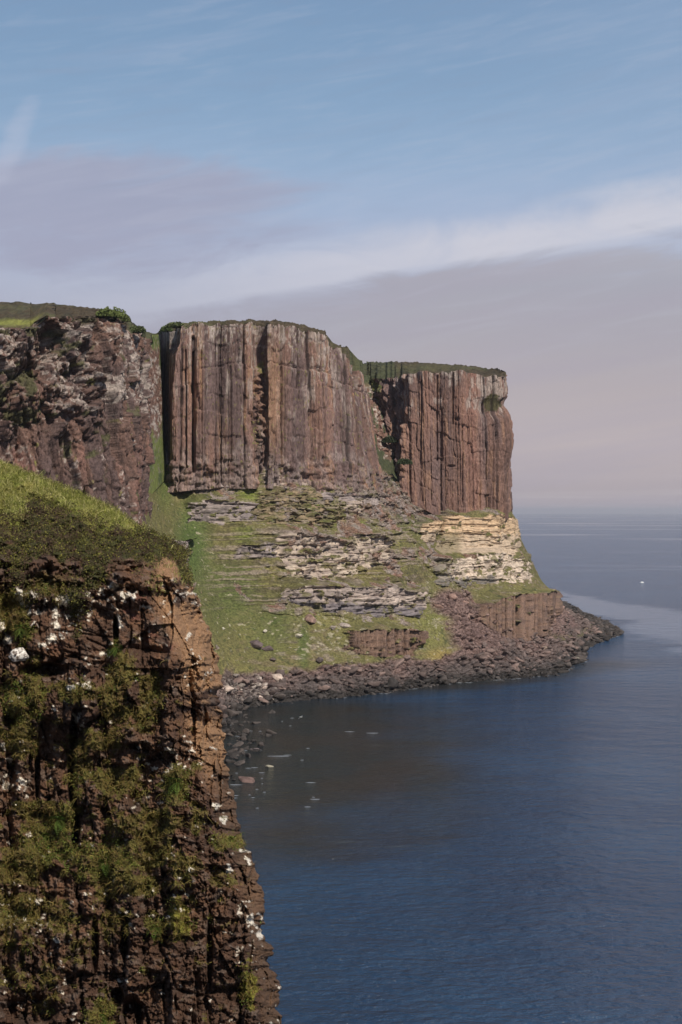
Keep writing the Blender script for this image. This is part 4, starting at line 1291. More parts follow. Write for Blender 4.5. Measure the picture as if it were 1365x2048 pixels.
# ------------------------------------------------------------------ the near bluff
CREST = ([-1060, -160, -40, 0, 60, 150, 230, 270, 300, 340, 362, 372], [800, 880, 911, 924, 947, 983, 1020, 1048, 1062, 1080, 1092, 1104])
EDGE = ([1092, 1130, 1155, 1180, 1210, 1270, 1310, 1340, 1380, 1440, 1490, 1550, 1610, 1660, 1690, 1720, 1760, 1840, 1900, 1960, 2048, 2250, 4100],
        [372, 377, 383, 390, 402, 422, 440, 445, 438, 443, 450, 460, 470, 480, 497, 501, 515, 526, 540, 555, 565, 585, 720])
WHITE = [(40, 1190, 12, 16), (47, 1205, 7, 10), (72, 1192, 8, 8), (125, 1198, 14, 10), (133, 1205, 12, 10), (112, 1228, 9, 13), (115, 1250, 5, 12), (92, 1205, 7, 4), (80, 1225, 9, 6), (62, 1222, 5, 8),
         (228, 1172, 11, 8), (174, 1184, 9, 7), (200, 1185, 8, 8), (250, 1192, 12, 10), (268, 1192, 8, 7), (236, 1236, 5, 5), (238, 1248, 9, 8), (102, 1278, 12, 11), (82, 1292, 10, 7), (152, 1217, 14, 3), (290, 1215, 14, 4),
         (70, 1250, 5, 4), (5, 1250, 8, 14), (15, 1280, 8, 12), (209, 1307, 9, 4), (55, 1185, 3, 8), (140, 1376, 14, 3), (172, 1370, 12, 8), (20, 1400, 3, 3), (152, 1435, 6, 14), (165, 1450, 7, 5), (218, 1443, 7, 4), (160, 1462, 5, 3),
         (48, 1563, 13, 8), (20, 1520, 6, 5), (60, 1670, 8, 3), (15, 1570, 10, 8), (8, 1490, 5, 12), (335, 1500, 12, 5), (385, 1501, 8, 5), (292, 1528, 5, 3), (311, 1536, 7, 4), (400, 1528, 5, 3), (425, 1498, 7, 3), (345, 1532, 8, 6),
         (322, 1607, 4, 4), (450, 1640, 8, 14), (490, 1700, 9, 4), (492, 1720, 5, 8), (78, 1803, 10, 6), (85, 1712, 5, 8), (335, 1840, 4, 12), (360, 1817, 6, 6), (112, 1880, 7, 6), (243, 1960, 9, 4), (500, 1840, 8, 12), (525, 1870, 9, 12), (480, 1822, 4, 8),
         (125, 1985, 6, 3), (382, 1738, 8, 6), (460, 1735, 8, 10), (330, 1545, 10, 3), (275, 1605, 4, 2), (435, 1610, 10, 6), (40, 2010, 4, 2)]
VEG = [(20, 1215, 45, 50, 0), (45, 1400, 52, 62, 1), (48, 1262, 22, 28, 1), (233, 1300, 14, 22, 1), (245, 1350, 34, 48, 0), (232, 1400, 36, 50, 0), (160, 1385, 60, 22, 0), (352, 1575, 26, 42, 1), (370, 1560, 14, 20, 1), (120, 1640, 38, 38, 1),
       (80, 1620, 60, 26, 0), (95, 1690, 62, 44, 1), (35, 1740, 62, 50, 0), (30, 1850, 76, 90, 0), (210, 1720, 80, 46, 1), (300, 1700, 60, 44, 0), (280, 1645, 70, 26, 0), (250, 1770, 80, 28, 0), (370, 1735, 42, 30, 0), (440, 1760, 32, 26, 0), (463, 1684, 34, 17, 1),
       (356, 1838, 26, 44, 2), (120, 1850, 40, 60, 0), (55, 1950, 66, 40, 0), (160, 1900, 45, 40, 0), (230, 1850, 40, 30, 0), (498, 1975, 20, 46, 2), (290, 1950, 26, 16, 0), (205, 2030, 34, 36, 1), (115, 1165, 66, 28, 1), (300, 1380, 30, 40, 0), (160, 1530, 30, 60, 0),
       (230, 1560, 50, 40, 0), (330, 1640, 40, 30, 0), (200, 1480, 50, 26, 0), (40, 1480, 40, 40, 0), (290, 1440, 30, 30, 0), (395, 1640, 20, 30, 0), (310, 1850, 20, 30, 1), (100, 2010, 30, 30, 0)]


def near_bluff():
    nu, nv, wu, wv = 460, 760, 70, 50
    u = np.concatenate([np.linspace(-1, 0, 171)[:-1], np.linspace(0, 1, nu) ** 0.92, 1 + np.linspace(0, 1, wu + 1)[1:]])
    v = np.concatenate([-np.linspace(1, 0, wv + 1)[:-1], np.linspace(0, 1, nv) ** 1.0, 1 + np.linspace(0, 1, 121)[1:]])
    U_, V_ = np.meshgrid(u, v)
    uc = np.clip(U_, 0, 1); vc = np.clip(V_, 0, 1)
    ul = np.minimum(U_, 0) * 900
    pxt = -160 + 532 * uc + ul
    crest = np.interp(pxt, *CREST)
    py = crest + (2250 - crest) * vc + np.maximum(V_ - 1, 0) * 1800
    px = -160 + (np.interp(np.maximum(py, 1092), *EDGE) + 160) * uc + ul
    lip = crest + np.interp(pxt, [0, 200, 300, 372], [215, 165, 105, 60])
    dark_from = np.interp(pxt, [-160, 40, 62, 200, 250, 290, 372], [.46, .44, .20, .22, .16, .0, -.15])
    a = (py - crest) / (lip - crest)
    D = np.where(a < 1, 50.5 + 10.5 * (1 - 0.55 * uc) * (1 - np.clip(a, 0, 1)) ** 1.1, 50.5 - 2.2 * (py - lip) / 1000)
    edge = np.interp(np.maximum(py, 1092), *EDGE)
    wdt = np.interp(py, [1092, 1200, 1480, 1600, 2050], [60, 105, 80, 55, 70])
    e = np.clip((px - (edge - wdt)) / wdt, 0, 1)
    D = D + np.interp(py, [1092, 1250, 1500, 2050], [3.5, 6.0, 4.0, 4.0]) * e ** 1.6
    X = (px - 200) * 0.0178; Zc = -py * 0.0178
    face = sstep(a, 0.75, 1.25)
    slab = ell(px, py, 240, 1255, 175, 85, .35)
    rough = 1 - 0.72 * slab
    Xw = X + .25 * fbm(X * .5, Zc * .5, 201, 3)
    Zw = Zc + .25 * fbm(X * .4, Zc * .6, 202, 3)
    f1, f2, r1, r2 = vor(Xw / 1.25, Zw / 3.6, 203)
    g1, g2, s1, s2 = vor(Xw / 0.62 + 3 * r1, Zw / 0.62, 204)
    k1, k2, t1, t2 = vor(Xw / 0.22, Zw / 0.16, 205)
    l1, l2, q1, q2 = vor(Xw / 0.09, Zw / 0.07, 206)
    saw = (Zw / 1.9 + .5 * r1 + .3 * fbm(X * .3, Zc * .1, 207, 2)) % 1.0
    saw2 = (Zw / 0.7 + r1 * 3 + s1 * .4) % 1.0
    n_break = fbm(X * .7, Zc * .7, 239, 3)
    d = -0.7 * (r1 - .5) - rough * 0.30 * (s1 - .5) - rough * .12 * (t1 - .5) - rough * .08 * (q1 - .5)
    d += 0.45 * np.exp(-((f2 - f1) / .05) ** 2) * sstep(n_break, -.2, .4) + rough * .12 * np.exp(-((g2 - g1) / .07) ** 2) + rough * .06 * np.exp(-((k2 - k1) / .1) ** 2)
    # upright joints and short cross joints, as in the cliffs across the bay
    cr_, cc_, crr = column_relief(X + 0.12 * fbm(X * 2, Zc * 1.2, 240, 3), Zc + 40, 14, 241, (1.0, 2.6), .6, groove=.35)
    d -= (.3 + .7 * rough) * .62 * cr_
    jr, je, jr2 = bricks(X + .12 * fbm(X * 2, Zc * 2, 242, 3), Zw + .3 * fbm(X * .9, Zc * .3, 244, 3), 1.0, .6, 243)
    fa, fe = facets((X + .2 * Zc) / .55, Zc / .8, 245, 1.2); fb_, fe2 = facets(X / .2, Zc / .22, 246, 1.2); fc_, fe3 = facets(X / 1.6, Zc / 2.4, 247, 1.3)
    d += rough * (.30 * fa + .13 * fb_) + .32 * fc_
    d += rough * (.16 * (jr - .5) + .07 * np.exp(-(je / .035) ** 2))
    d += rough * 0.34 * saw ** 1.5 + rough * 0.07 * saw2 ** 1.3
    d += 0.7 * fbm(X * .25, Zc * .25, 208, 3) + rough * .12 * fbm(X * 3, Zc * 3, 209, 4) + .05 * fbm(X * 9, Zc * 14, 210, 3)
    # fine cracks across the slab, running down to the right
    for (x0, y0, x1, y1, w, dp) in ((110, 1260, 232, 1276, 1.6, .25), (140, 1250, 200, 1270, 1.2, .18), (175, 1278, 225, 1300, 1.6, .22), (120, 1300, 200, 1318, 1.6, .2), (60, 1340, 150, 1312, 5, .7), (150, 1312, 220, 1348, 1.8, .3),
                                    (283, 1205, 285, 1330, 1.5, .3), (300, 1190, 340, 1240, 1.2, .15), (232, 1190, 234, 1215, 1.5, .2)):
        tt_ = np.clip(((px - x0) * (x1 - x0) + (py - y0) * (y1 - y0)) / ((x1 - x0) ** 2 + (y1 - y0) ** 2), 0, 1)
        dd = np.hypot(px - x0 - tt_ * (x1 - x0), py - y0 - tt_ * (y1 - y0))
        d += dp * np.exp(-(dd / w) ** 2)
    for cx, cy, rx, ry, dp in ((232, 1262, 6, 30, 1.6), (148, 1475, 9, 50, 1.6), (146, 1560, 10, 60, 1.6), (150, 1650, 9, 60, 1.7), (85, 1340, 48, 15, 1.6), (200, 1130, 18, 7, 1.2), (25, 1440, 22, 16, 1.2), (268, 1596, 12, 20, 1.1), (268, 1492, 10, 7, .8),
                               (190, 1890, 8, 60, 1.2), (250, 1880, 10, 40, 1.0), (235, 1995, 14, 20, 1.2), (265, 2030, 22, 40, 1.5), (75, 1540, 6, 60, 1.0), (352, 1785, 18, 10, .8), (60, 2020, 60, 30, 1.0), (335, 2000, 10, 60, .8), (420, 1900, 7, 80, .8), (425, 1300, 6, 25, .8), (300, 1640, 12, 12, .6),
                               (440, 1560, 4, 60, .5), (410, 1450, 5, 40, .5)):
        d += dp * ell(px, py, cx, cy, rx, ry, .35)
    # protruding brow above the slab and the outer pillar
    d -= 0.5 * ell(px, py, 180, 1195, 120, 22, .6)
    d -= 1.0 * ell(px, py, 415, 1360, 30, 60, .6)
    topd = 0.45 * fbm(px / 45, py / 22, 211, 4) + .22 * fbm(px / 12, py / 8, 212, 3)
    heath = sstep(a, 0.45, 0.9) * (1 - sstep(a, 1.1, 1.5))
    disp = face * d + (1 - face) * topd * sstep(a, 0, .2) + heath * (0.5 * fbm(px / 16, py / 12, 213, 4) - .3)
    D = D + disp
    # wraps: round the seaward edge and over the crest, running back
    bu = np.clip(U_ - 1, 0, 1); bv = np.clip(-V_, 0, 1)
    back = 40 * (bu ** 1.4) + 60 * (bv ** 1.2)
    Yw = D + back
    Xw_ = (px - 682.5) / F * D - back * np.where(bu > 0, 0.55, 0.25) - 0.0
    Zw_ = CAMZ + (1024 - py) / F * D - bv * 7.0
    # keep the edge itself crisp: ripple the outline a little
    Xw_ = Xw_ + e ** 3 * (0.10 * fbm(py / 14, py * 0 + 3, 214, 4) + .22 * (h2(np.floor(py / 23 + .7 * fbm(py / 60, py * 0, 4, 2)), np.zeros_like(py), 5) - .5)) * (1 - bv)
    P = np.stack([Xw_, Yw, Zw_], -1)
    # ---- colours
    n1 = fbm(X * .8, Zc * .8, 221, 5); n2 = fbm(X * 4, Zc * 4, 222, 5); n3 = fbm(X * 12, Zc * 12, 223, 4)
    c = mixc(np.array([0.075, 0.042, 0.028]), np.array([0.145, 0.078, 0.046]), sstep(n1 + .4 * n2, -.5, .7))
    c = mixc(c, np.array([0.14, 0.105, 0.085]), sstep(t1 + .4 * n2, .6, 1.1) * .6)
    c = mixc(c, np.array([0.15, 0.06, 0.045]), sstep(n1 - n2 * .5, .4, 1) * slab * .7)
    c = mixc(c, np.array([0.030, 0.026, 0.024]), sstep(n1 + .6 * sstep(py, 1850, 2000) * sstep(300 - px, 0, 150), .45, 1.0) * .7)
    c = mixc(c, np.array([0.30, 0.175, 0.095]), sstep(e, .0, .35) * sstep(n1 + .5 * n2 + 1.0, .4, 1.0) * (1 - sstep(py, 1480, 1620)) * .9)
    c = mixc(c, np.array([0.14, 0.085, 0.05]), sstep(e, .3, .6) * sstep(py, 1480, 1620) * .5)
    white = np.zeros(px.shape)
    jx_ = 5.5 * fbm(px / 7, py / 7, 224, 4); jy2 = 5.5 * fbm(px / 7, py / 7, 225, 4)
    for cx, cy, rx, ry in WHITE:
        q = np.hypot((px + jx_ - cx) / rx, (py + jy2 - cy) / ry)
        white = np.maximum(white, 1 - sstep(q, .65, 1.0))
    w1, w2, wr1, wr2 = vor(px / 7 + jx_ * .1, py / 6 + jy2 * .1, 226)
    dens = .10 + .35 * ell(px, py, 120, 1215, 130, 60, .6) + .5 * e * (1 - sstep(py, 1400, 1560)) + .3 * ell(px, py, 290, 1200, 110, 26, .5) + .25 * ell(px, py, 370, 1515, 90, 30, .6) + .35 * ell(px, py, 500, 1850, 40, 90, .5) + .25 * ell(px, py, 20, 1540, 60, 80, .5) + .2 * ell(px, py, 60, 1900, 90, 150)
    spots = (wr1 < dens * .6) * (1 - sstep(w1 / (.2 + .5 * wr2), .6, 1.0)) * sstep(fbm(px / 40, py / 40, 227, 3), -.3, .2)
    white = np.maximum(white, spots * .9) * face
    veg = np.zeros(px.shape); kind = np.zeros(px.shape)
    jv = 1.0 + .38 * fbm(px / 18, py / 14, 228, 4)
    for cx, cy, rx, ry, k_ in VEG:
        q = np.hypot((px - cx) / rx, (py - cy) / ry) * jv
        m_ = 1 - sstep(q, .6, 1.15)
        kind = np.where(m_ > veg, k_, kind)
        veg = np.maximum(veg, m_)
    veg = np.maximum(veg, sstep(fbm(px / 26, py / 18, 229, 5) + .35 * (saw - .5) + .12 * sstep(py, 1480, 1600), .50, .9) * .75 * (1 - slab) * (1 - .8 * e))
    vg = mixc(np.array([0.110, 0.082, 0.030]), np.array([0.12, 0.105, 0.030]), sstep(n2, -.4, .6))
    vg = mixc(vg, np.array([0.20, 0.19, 0.03]), (kind == 2) * .8)
    vg = mixc(vg, np.array([0.075, 0.05, 0.022]), sstep(n3 + .3 * n1, .15, .8) * .6)
    veg = veg * (1 - .45 * sstep(py, 1790, 1900) * (kind == 0))
    vmask = sstep(veg + .35 * n3 + .40 * n2, .50, .80) * face
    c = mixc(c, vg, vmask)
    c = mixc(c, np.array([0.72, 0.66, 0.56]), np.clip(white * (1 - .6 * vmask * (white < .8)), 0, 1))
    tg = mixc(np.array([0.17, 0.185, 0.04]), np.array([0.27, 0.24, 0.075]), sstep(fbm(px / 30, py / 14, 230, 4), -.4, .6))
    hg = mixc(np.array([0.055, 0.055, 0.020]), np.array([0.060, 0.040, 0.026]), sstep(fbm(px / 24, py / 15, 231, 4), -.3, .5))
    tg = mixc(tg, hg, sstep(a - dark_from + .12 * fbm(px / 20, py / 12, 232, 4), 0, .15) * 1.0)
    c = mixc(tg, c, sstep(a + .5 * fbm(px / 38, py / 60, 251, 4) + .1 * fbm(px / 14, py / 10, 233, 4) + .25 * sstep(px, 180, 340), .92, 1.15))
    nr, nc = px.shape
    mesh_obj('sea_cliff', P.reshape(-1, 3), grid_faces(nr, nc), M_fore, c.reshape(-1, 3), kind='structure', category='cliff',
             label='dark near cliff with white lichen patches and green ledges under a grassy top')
    return dict(P=P, px=px, py=py, a=a, veg=vmask, kind=kind, U=U_, V=V_, e=e, white=white, face=face, slab=slab, df=dark_from)


NB = near_bluff()


# normals of the near bluff
def normals(P):
    du = np.gradient(P, axis=1); dv = np.gradient(P, axis=0)
    n = np.cross(dv, du)
    n /= np.linalg.norm(n, axis=-1, keepdims=True) + 1e-9
    n *= np.sign(-n[..., 1:2] + 1e-6)
    return n


NBN = normals(NB['P'])
dA = np.linalg.norm(np.cross(np.gradient(NB['P'], axis=1), np.gradient(NB['P'], axis=0)), axis=-1)


def blades(name, w, n, length, width, cols, seed, lean=(0, 0, 1), spread=.6, droop=.3, cluster=1, cr=.08, **props):
    """many grass blades in one mesh: two-segment tapering strips with a bend"""
    rg = np.random.default_rng(seed)
    w = (w * dA).ravel(); w = w / w.sum()
    k = np.repeat(rg.choice(len(w), n // cluster, p=w), cluster)
    n = len(k)
    base = NB['P'].reshape(-1, 3)[k]
    nn = NBN.reshape(-1, 3)[k]
    if cluster > 1:
        base = base + rg.normal(size=(n, 3)) * cr * np.array([1, .5, .6])
    g = np.asarray(lean, float)[None] * 1.0 + nn * .55 + rg.normal(size=(n, 3)) * spread
    g /= np.linalg.norm(g, axis=1)[:, None]
    L_ = length[0] + (length[1] - length[0]) * rg.random(n) ** 1.5
    W_ = width * (.6 + .8 * rg.random(n))
    side = np.cross(g, rg.normal(size=(n, 3))); side /= np.linalg.norm(side, axis=1)[:, None]
    p0 = base - g * .03
    p1 = base + g * (L_ * .55)[:, None]
    bend = g + np.array([0, 0, -droop]) + rg.normal(size=(n, 3)) * .25
    bend /= np.linalg.norm(bend, axis=1)[:, None]
    p2 = p1 + bend * (L_ * .5)[:, None]
    s = side * W_[:, None] * .5
    V = np.stack([p0 - s, p0 + s, p1 + s * .8, p1 - s * .8, p2 + s * .15, p2 - s * .15], 1).reshape(-1, 3)
    i = np.arange(n)[:, None] * 6
    Fq = np.concatenate([i + np.array([0, 1, 2, 3]), i + np.array([3, 2, 4, 5])])
    ci = rg.integers(0, len(cols), n)
    cc = np.array(cols)[ci] * (.7 + .6 * rg.random(n))[:, None]
    cc = np.repeat(cc, 6, 0)
    return mesh_obj(name, V, Fq, M_leaf, cc, **props)


def leaves(name, w, n, size, cols, seed, cluster=12, cr=.10, thick=.08, **props):
    rg = np.random.default_rng(seed)
    w = (w * dA).ravel(); w = w / w.sum()
    k = np.repeat(rg.choice(len(w), n // cluster, p=w), cluster)
    n = len(k)
    base = NB['P'].reshape(-1, 3)[k] + NBN.reshape(-1, 3)[k] * (rg.random(n) ** 1.5 * thick)[:, None]
    base += rg.normal(size=(n, 3)) * cr * np.array([1, .4, .8])
    a = rg.normal(size=(n, 3)) + np.array([0, -.6, .5]); a /= np.linalg.norm(a, axis=1)[:, None]
    b = np.cross(a, rg.normal(size=(n, 3))); b /= np.linalg.norm(b, axis=1)[:, None]
    a2 = np.cross(a, b)
    sz = size * (.5 + rg.random(n))
    V = np.stack([base - a2 * sz[:, None], base + b * sz[:, None] * .45, base + a2 * sz[:, None], base - b * sz[:, None] * .45], 1).reshape(-1, 3)
    ci = np.repeat(rg.integers(0, len(cols), max(1, n // cluster) + 1), cluster)[:n]
    cc = np.array(cols)[ci] * (.65 + .7 * rg.random(n))[:, None]
    return mesh_obj(name, V, np.arange(n * 4).reshape(-1, 4), M_leaf, np.repeat(cc, 4, 0), **props)


inside = (NB['U'] <= 1.15) & (NB['V'] >= -0.10) & (NB['U'] >= -0.15) & (NB['V'] <= 1.0)
topm = (1 - sstep(NB['a'] - NB['df'], -.12, .12)) * inside
blades('grass', topm + .10 * (NB['a'] < 1.2) * (NB['px'] > 290) * (NB['V'] >= 0), 90000, (.06, .32), .013, [(0.22, 0.225, 0.045), (0.15, 0.16, 0.032), (0.45, 0.41, 0.18), (0.30, 0.28, 0.09), (0.12, 0.14, 0.03)], 1, spread=.6, droop=.7, cluster=7, cr=.07,
       kind='stuff', category='grass', label='long yellow green grass on the sloping top of the near cliff')
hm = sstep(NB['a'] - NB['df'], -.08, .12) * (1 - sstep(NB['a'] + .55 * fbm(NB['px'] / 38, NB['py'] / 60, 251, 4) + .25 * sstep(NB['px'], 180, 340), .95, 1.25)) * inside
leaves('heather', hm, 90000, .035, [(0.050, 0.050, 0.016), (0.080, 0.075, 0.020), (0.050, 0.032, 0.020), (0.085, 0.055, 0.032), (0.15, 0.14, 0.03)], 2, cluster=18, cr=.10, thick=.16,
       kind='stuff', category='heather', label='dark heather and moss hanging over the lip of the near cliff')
vm = NB['veg'] * inside * (NB['a'] > 1.1)
blades('ledge_grass', vm, 44000, (.06, .34), .011, [(0.145, 0.13, 0.028), (0.11, 0.09, 0.024), (0.26, 0.20, 0.06), (0.17, 0.105, 0.038)], 3, lean=(0, -.1, .35), spread=.5, droop=1.1, cluster=9, cr=.06,
       kind='stuff', category='grass', label='tufts of grass growing on ledges all over the near cliff face')
leaves('ledge_plants', vm * (NB['kind'] == 1) + .12 * vm, 30000, .028, [(0.095, 0.125, 0.022), (0.13, 0.145, 0.028), (0.085, 0.08, 0.024), (0.17, 0.155, 0.036)], 4, cluster=20, cr=.09, thick=.14,
       kind='stuff', category='plants', label='small leafy plants growing in cracks of the near cliff')


def fern(cx, cy, r, seed, label, cols, name='fern', cat='fern'):
    """a clump of fronds springing from one crown; fronds are parts"""
    d = (NB['px'] - cx) ** 2 + (NB['py'] - cy) ** 2 + (NB['U'] > 1) * 1e9 + (NB['V'] < 0) * 1e9
    k = np.argmin(d.ravel())
    base = NB['P'].reshape(-1, 3)[k]; nn = NBN.reshape(-1, 3)[k]
    root = bpy.data.objects.new(name, None); C.objects.link(root)
    root.location = base + nn * .05
    root['label'] = label; root['category'] = cat; root['group'] = 'leafy clumps on the near cliff'
    rg = np.random.default_rng(seed)
    nf = 16
    for i in range(nf):
        ang = rg.uniform(0, 6.28)
        dr = np.array([math.cos(ang), -0.65 - .3 * rg.random(), .75 * math.sin(ang) + .35])
        dr /= np.linalg.norm(dr)
        L_ = r * rg.uniform(.65, 1.1)
        V, Fq, Cc = [], [], []
        m = 12
        sd = np.cross(dr, (0, 0, 1)); sd /= np.linalg.norm(sd)
        pv = None
        for j in range(m):
            t = (j + 1) / m
            p = dr * L_ * t + np.array([0, 0, -.55 * L_ * t * t])
            ll = L_ * .30 * (math.sin(math.pi * min(1, t * .85 + .15))) + .008
            for sgn in (-1, 1):
                b0 = len(V)
                tip = p + sd * sgn * ll + dr * ll * .35 + np.array([0, 0, -.1 * ll])
                V += [p, p + dr * L_ * .035 + sd * sgn * ll * .4, tip, p - dr * L_ * .03 + sd * sgn * ll * .45]
                Fq.append((b0, b0 + 1, b0 + 2, b0 + 3))
                if pv is not None and sgn == 1:
                    Fq.append((pv, pv + 1, b0 + 1, b0)); Fq.append((pv, b0 - 4, b0 - 3, b0))
                pv = b0
        V = np.array(V)
        c_ = np.array(cols[i % len(cols)]) * rg.uniform(.8, 1.25)
        mesh_obj('frond', V, np.array(Fq), M_leaf, np.tile(c_, (len(V), 1)), parent=root)


G1 = [(0.075, 0.125, 0.022), (0.115, 0.15, 0.03)]
G2 = [(0.17, 0.18, 0.03), (0.13, 0.15, 0.03)]
for cx, cy, r, lb, cc in ((30, 1385, .55, 'large bright green fern below the pale round boulder', G1), (62, 1405, .5, 'bright green fern right of the large one below the pale boulder', G1), (45, 1255, .45, 'green fern just above the pale round boulder', G1),
                          (234, 1296, .38, 'small bright fern under the narrow black cleft of the slab', G1), (352, 1565, .5, 'green fern high on the right side below the white dotted rocks', G1), (362, 1592, .4, 'smaller fern under the one on the right side', G1),
                          (120, 1640, .55, 'bright fern left of the long black cleft', G1), (135, 1712, .6, 'wide fern at the lower end of the long black cleft', G1), (95, 1668, .45, 'fern between the two clefts in the thick greenery', G1),
                          (205, 1722, .45, 'low fern in the greenery right of the long cleft', G1), (205, 2032, .5, 'fern at the very bottom of the near cliff', G1), (308, 1855, .35, 'small fern left of the yellow moss hump', G1)):
    fern(cx, cy, r, int(cx * 7 + cy), lb, cc)
for cx, cy, r, lb in ((462, 1680, .45, 'spiky grass tussock on the cliff edge against the water'), (500, 1955, .4, 'yellow green tussock low on the cliff edge'), (356, 1822, .4, 'yellow tussock on top of the moss hump')):
    fern(cx, cy, r, int(cx + cy), lb, G2, 'tussock', 'grass tussock')


def on_bluff(cx, cy):
    d = (NB['px'] - cx) ** 2 + (NB['py'] - cy) ** 2 + (NB['U'] > 1) * 1e9 + (NB['V'] < 0) * 1e9
    return NB['P'].reshape(-1, 3)[np.argmin(d.ravel())]


# the pale round boulder wedged in the overhang
def pale_boulder():
    V, Fc = rock_mesh('rock', 777, 26, .85, 3, .04)
    p_ = on_bluff(40, 1310)
    n = np.array([mnoise(Vector(v) * 5) + .6 * mnoise(Vector(v) * 13) for v in V])
    cc = mixc(np.array([0.13, 0.10, 0.085]), np.array([0.66, 0.62, 0.56]), sstep(n, -.25, .15))
    s = .40
    o = mesh_obj('boulder', V * s * np.array([1.0, 1.0, 1.0]), Fc, M_fore, cc, category='boulder', label='round pale lichen covered boulder wedged above a black overhang in the near cliff', smooth=False)
    o.location = (p_[0], p_[1] - .15, p_[2])


pale_boulder()


# ------------------------------------------------------------------ the cliff top at the viewpoint
def back_land():
    ys = np.linspace(0, 1, 70)
    xs = np.linspace(-120, 30, 220)
    Xg, T_ = np.meshgrid(xs, ys)
    edge = -2.0 - 5 * sstep(xs, -6, 6) - 22 * sstep(xs, 12, 30) + 1.2 * fbm(xs / 5, xs * 0, 300, 4)
    Y_ = edge[None] - np.interp(ys, [0, .4, 1], [-2, 2, 120])[:, None] + 0 * Xg
    Z_ = np.interp(ys, [0, .4, .45, 1], [-3, 47.4, 48.2, 56])[:, None] + .5 * fbm(Xg / 7, Y_ / 7, 302, 4)
    P_ = np.stack([Xg, Y_, Z_], -1)
    c = mixc(BAS * .8, GRS, sstep(fbm(Xg / 9, Z_ / 7, 303, 4) + (ys[:, None] > .42), -.2, .4))
    mesh_obj('hillside', P_.reshape(-1, 3), grid_faces(len(ys), len(xs)), M_rough, c.reshape(-1, 3), kind='structure', category='hillside', label='grassy cliff top at the viewpoint')


back_land()


# ------------------------------------------------------------------ gull and boat
def tube(path, rad, seg=8):
    V, Fq = [], []
    for i, (p, r) in enumerate(zip(path, rad)):
        for j in range(seg):
            a = j / seg * 6.283
            V.append((p[0], p[1] + math.cos(a) * r, p[2] + math.sin(a) * r))
    for i in range(len(path) - 1):
        for j in range(seg):
            Fq.append((i * seg + j, i * seg + (j + 1) % seg, (i + 1) * seg + (j + 1) % seg, (i + 1) * seg + j))
    return np.array(V), np.array(Fq)


def plain(name, col, rough=.6):
    mt = bpy.data.materials.new(name); mt.use_nodes = True
    nt = mt.node_tree; b = nt.nodes['Principled BSDF']
    n_ = nt.nodes.new('ShaderNodeTexNoise'); n_.inputs['Scale'].default_value = 9
    mx = nt.nodes.new('ShaderNodeMix'); mx.data_type = 'RGBA'
    mx.inputs[6].default_value = (*[c * .85 for c in col], 1); mx.inputs[7].default_value = (*col, 1)
    nt.links.new(n_.outputs['Fac'], mx.inputs[0]); nt.links.new(mx.outputs[2], b.inputs['Base Color'])
    b.inputs['Roughness'].default_value = rough
    return mt


def gull():
    D_ = 50 * F / (1436 - 1024) * 0.97
    root = bpy.data.objects.new('seagull', None); C.objects.link(root)
    root.location = wpos(603, D_, 1434)
    root['label'] = 'white gull gliding low over the brown shallows'; root['category'] = 'bird'
    mw = plain('white_feathers', (.8, .8, .78)); mg = plain('grey_feathers', (.45, .47, .5)); my = plain('beak', (.7, .45, .08))
    V, Fq = tube([(-.38, 0, .0), (-.30, 0, .01), (-.18, 0, .01), (0, 0, 0), (.16, 0, .02), (.24, 0, .05), (.30, 0, .07), (.35, 0, .065)], [.005, .03, .075, .095, .075, .045, .05, .012], 10)
    mesh_obj('body', V, Fq, mw, parent=root, smooth=True)
    V, Fq = tube([(.345, 0, .065), (.38, 0, .058), (.40, 0, .05)], [.014, .010, .003], 6)
    mesh_obj('beak', V, Fq, my, parent=root)
    for s in (-1, 1):
        pts = [(0.10, -0.12, .05, .03), (0.14, -0.08, .16, .30), (0.06, -0.14, .10, .62), (-0.16, -.22, 0.02, .85)]
        V = []
        for (f_, b_, z_, y_) in pts:
            V += [(f_, s * y_, z_), (b_, s * y_, z_ - .01), (f_, s * y_, z_ - .02), (b_, s * y_, z_ - .02)]
        V = np.array(V); Fq = []
        for i in range(3):
            a = i * 4; b = a + 4
            Fq += [(a, a + 1, b + 1, b), (a + 2, b + 2, b + 3, a + 3), (a, b, b + 2, a + 2), (a + 1, a + 3, b + 3, b + 1)]
        mesh_obj('wing', V, np.array(Fq), mg, parent=root)
    V = np.array([(-.34, -.03, 0), (-.34, .03, 0), (-.52, .09, -.01), (-.52, -.09, -.01), (-.34, -.03, -.012), (-.34, .03, -.012), (-.52, .09, -.018), (-.52, -.09, -.018)])
    mesh_obj('tail', V, np.array([(0, 1, 2, 3), (4, 7, 6, 5), (0, 3, 7, 4), (1, 5, 6, 2), (2, 6, 7, 3)]), mw, parent=root)
    root.rotation_euler = (R(-35), R(10), R(35))
    root.scale = (1.15,) * 3


gull()


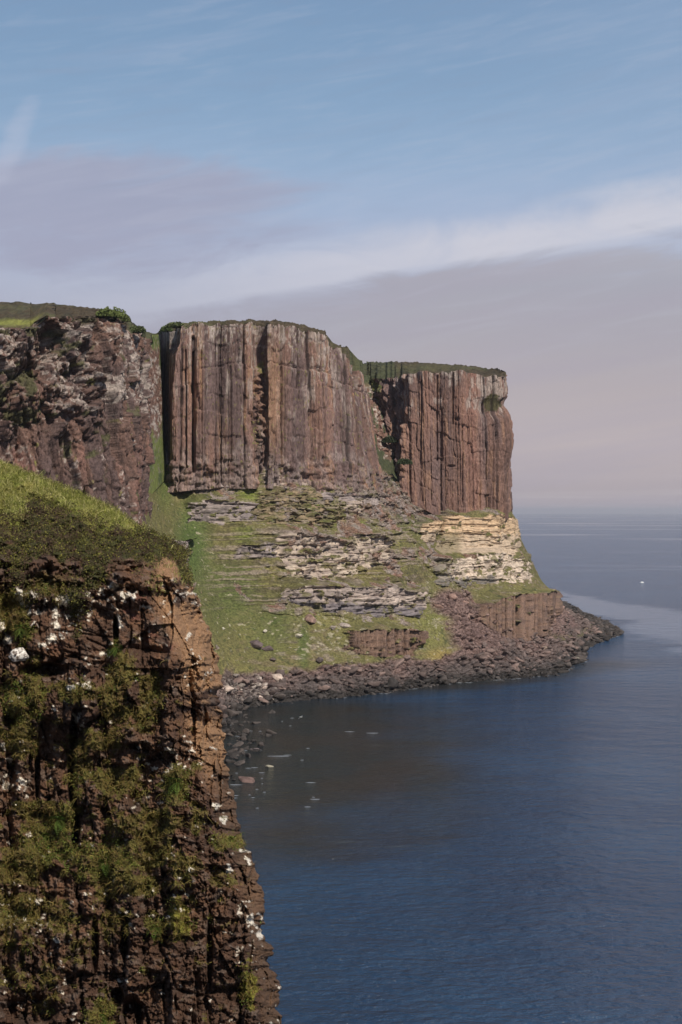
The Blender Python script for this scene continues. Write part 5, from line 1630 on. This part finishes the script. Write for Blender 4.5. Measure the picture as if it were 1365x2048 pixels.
def boat():
    D_ = 50 * F / (1166 - 1024)
    root = bpy.data.objects.new('boat', None); C.objects.link(root)
    root.location = wpos(1284, D_, z=0)
    root['label'] = 'tiny white boat alone on the open sea'; root['category'] = 'boat'
    mh = plain('white_hull', (.8, .82, .84), .35); mg = plain('cabin_glass', (.05, .07, .09), .1)
    V, Fq = [], []
    st = [(-2.6, .95), (-1.5, 1.1), (0, 1.15), (1.4, .9), (2.3, .45), (2.9, .03)]
    for x, w in st:
        rise = .12 * max(0, x)
        V += [(x, -w, .75 + rise), (x, -w * .75, .1), (x, 0, -.25), (x, w * .75, .1), (x, w, .75 + rise)]
    for i in range(len(st) - 1):
        for j in range(4):
            a = i * 5 + j
            Fq.append((a, a + 1, a + 6, a + 5))
        a = i * 5
        Fq.append((a, a + 5, a + 9, a + 4))
    Fq.append((0, 4, 3, 1))
    mesh_obj('hull', np.array(V), np.array(Fq), mh, parent=root)
    V = np.array([(-.9, -.7, .78), (1.1, -.6, .9), (1.1, .6, .9), (-.9, .7, .78), (-.8, -.6, 1.75), (.55, -.52, 1.75), (.55, .52, 1.75), (-.8, .6, 1.75)])
    mesh_obj('cabin', V, np.array([(0, 1, 5, 4), (1, 2, 6, 5), (2, 3, 7, 6), (3, 0, 4, 7), (4, 5, 6, 7)]), mh, parent=root)
    V = np.array([(1.07, -.48, 1.12), (1.07, .48, 1.12), (.66, .44, 1.62), (.66, -.44, 1.62)]) + np.array([.06, 0, 0])
    V = np.concatenate([V, V - np.array([.04, 0, 0])])
    mesh_obj('windscreen', V, np.array([(0, 1, 2, 3), (4, 7, 6, 5), (0, 3, 7, 4), (1, 5, 6, 2)]), mg, parent=root)
    root.rotation_euler = (0, 0, R(20))
    root.scale = (.6,) * 3


boat()


# ------------------------------------------------------------------ air
def haze():
    mt = bpy.data.materials.new('haze'); mt.use_nodes = True
    nt = mt.node_tree; nt.nodes.clear()
    out = nt.nodes.new('ShaderNodeOutputMaterial'); pv = nt.nodes.new('ShaderNodeVolumePrincipled')
    pv.inputs['Color'].default_value = (0.86, 0.88, 0.95, 1)
    pv.inputs['Density'].default_value = 5.0e-5
    pv.inputs['Anisotropy'].default_value = 0.2
    nt.links.new(pv.outputs[0], out.inputs['Volume'])
    a, z0, z1 = 46000, -4.5, 135
    V = np.array([(x, y, z) for z in (z0, z1) for x, y in ((-a, -a), (a, -a), (a, a), (-a, a))])
    Fq = np.array([(0, 3, 2, 1), (4, 5, 6, 7), (0, 1, 5, 4), (1, 2, 6, 5), (2, 3, 7, 6), (3, 0, 4, 7)])
    mesh_obj('haze', V, Fq, mt, kind='stuff', category='haze', label='thin pale haze over the sea')


haze()
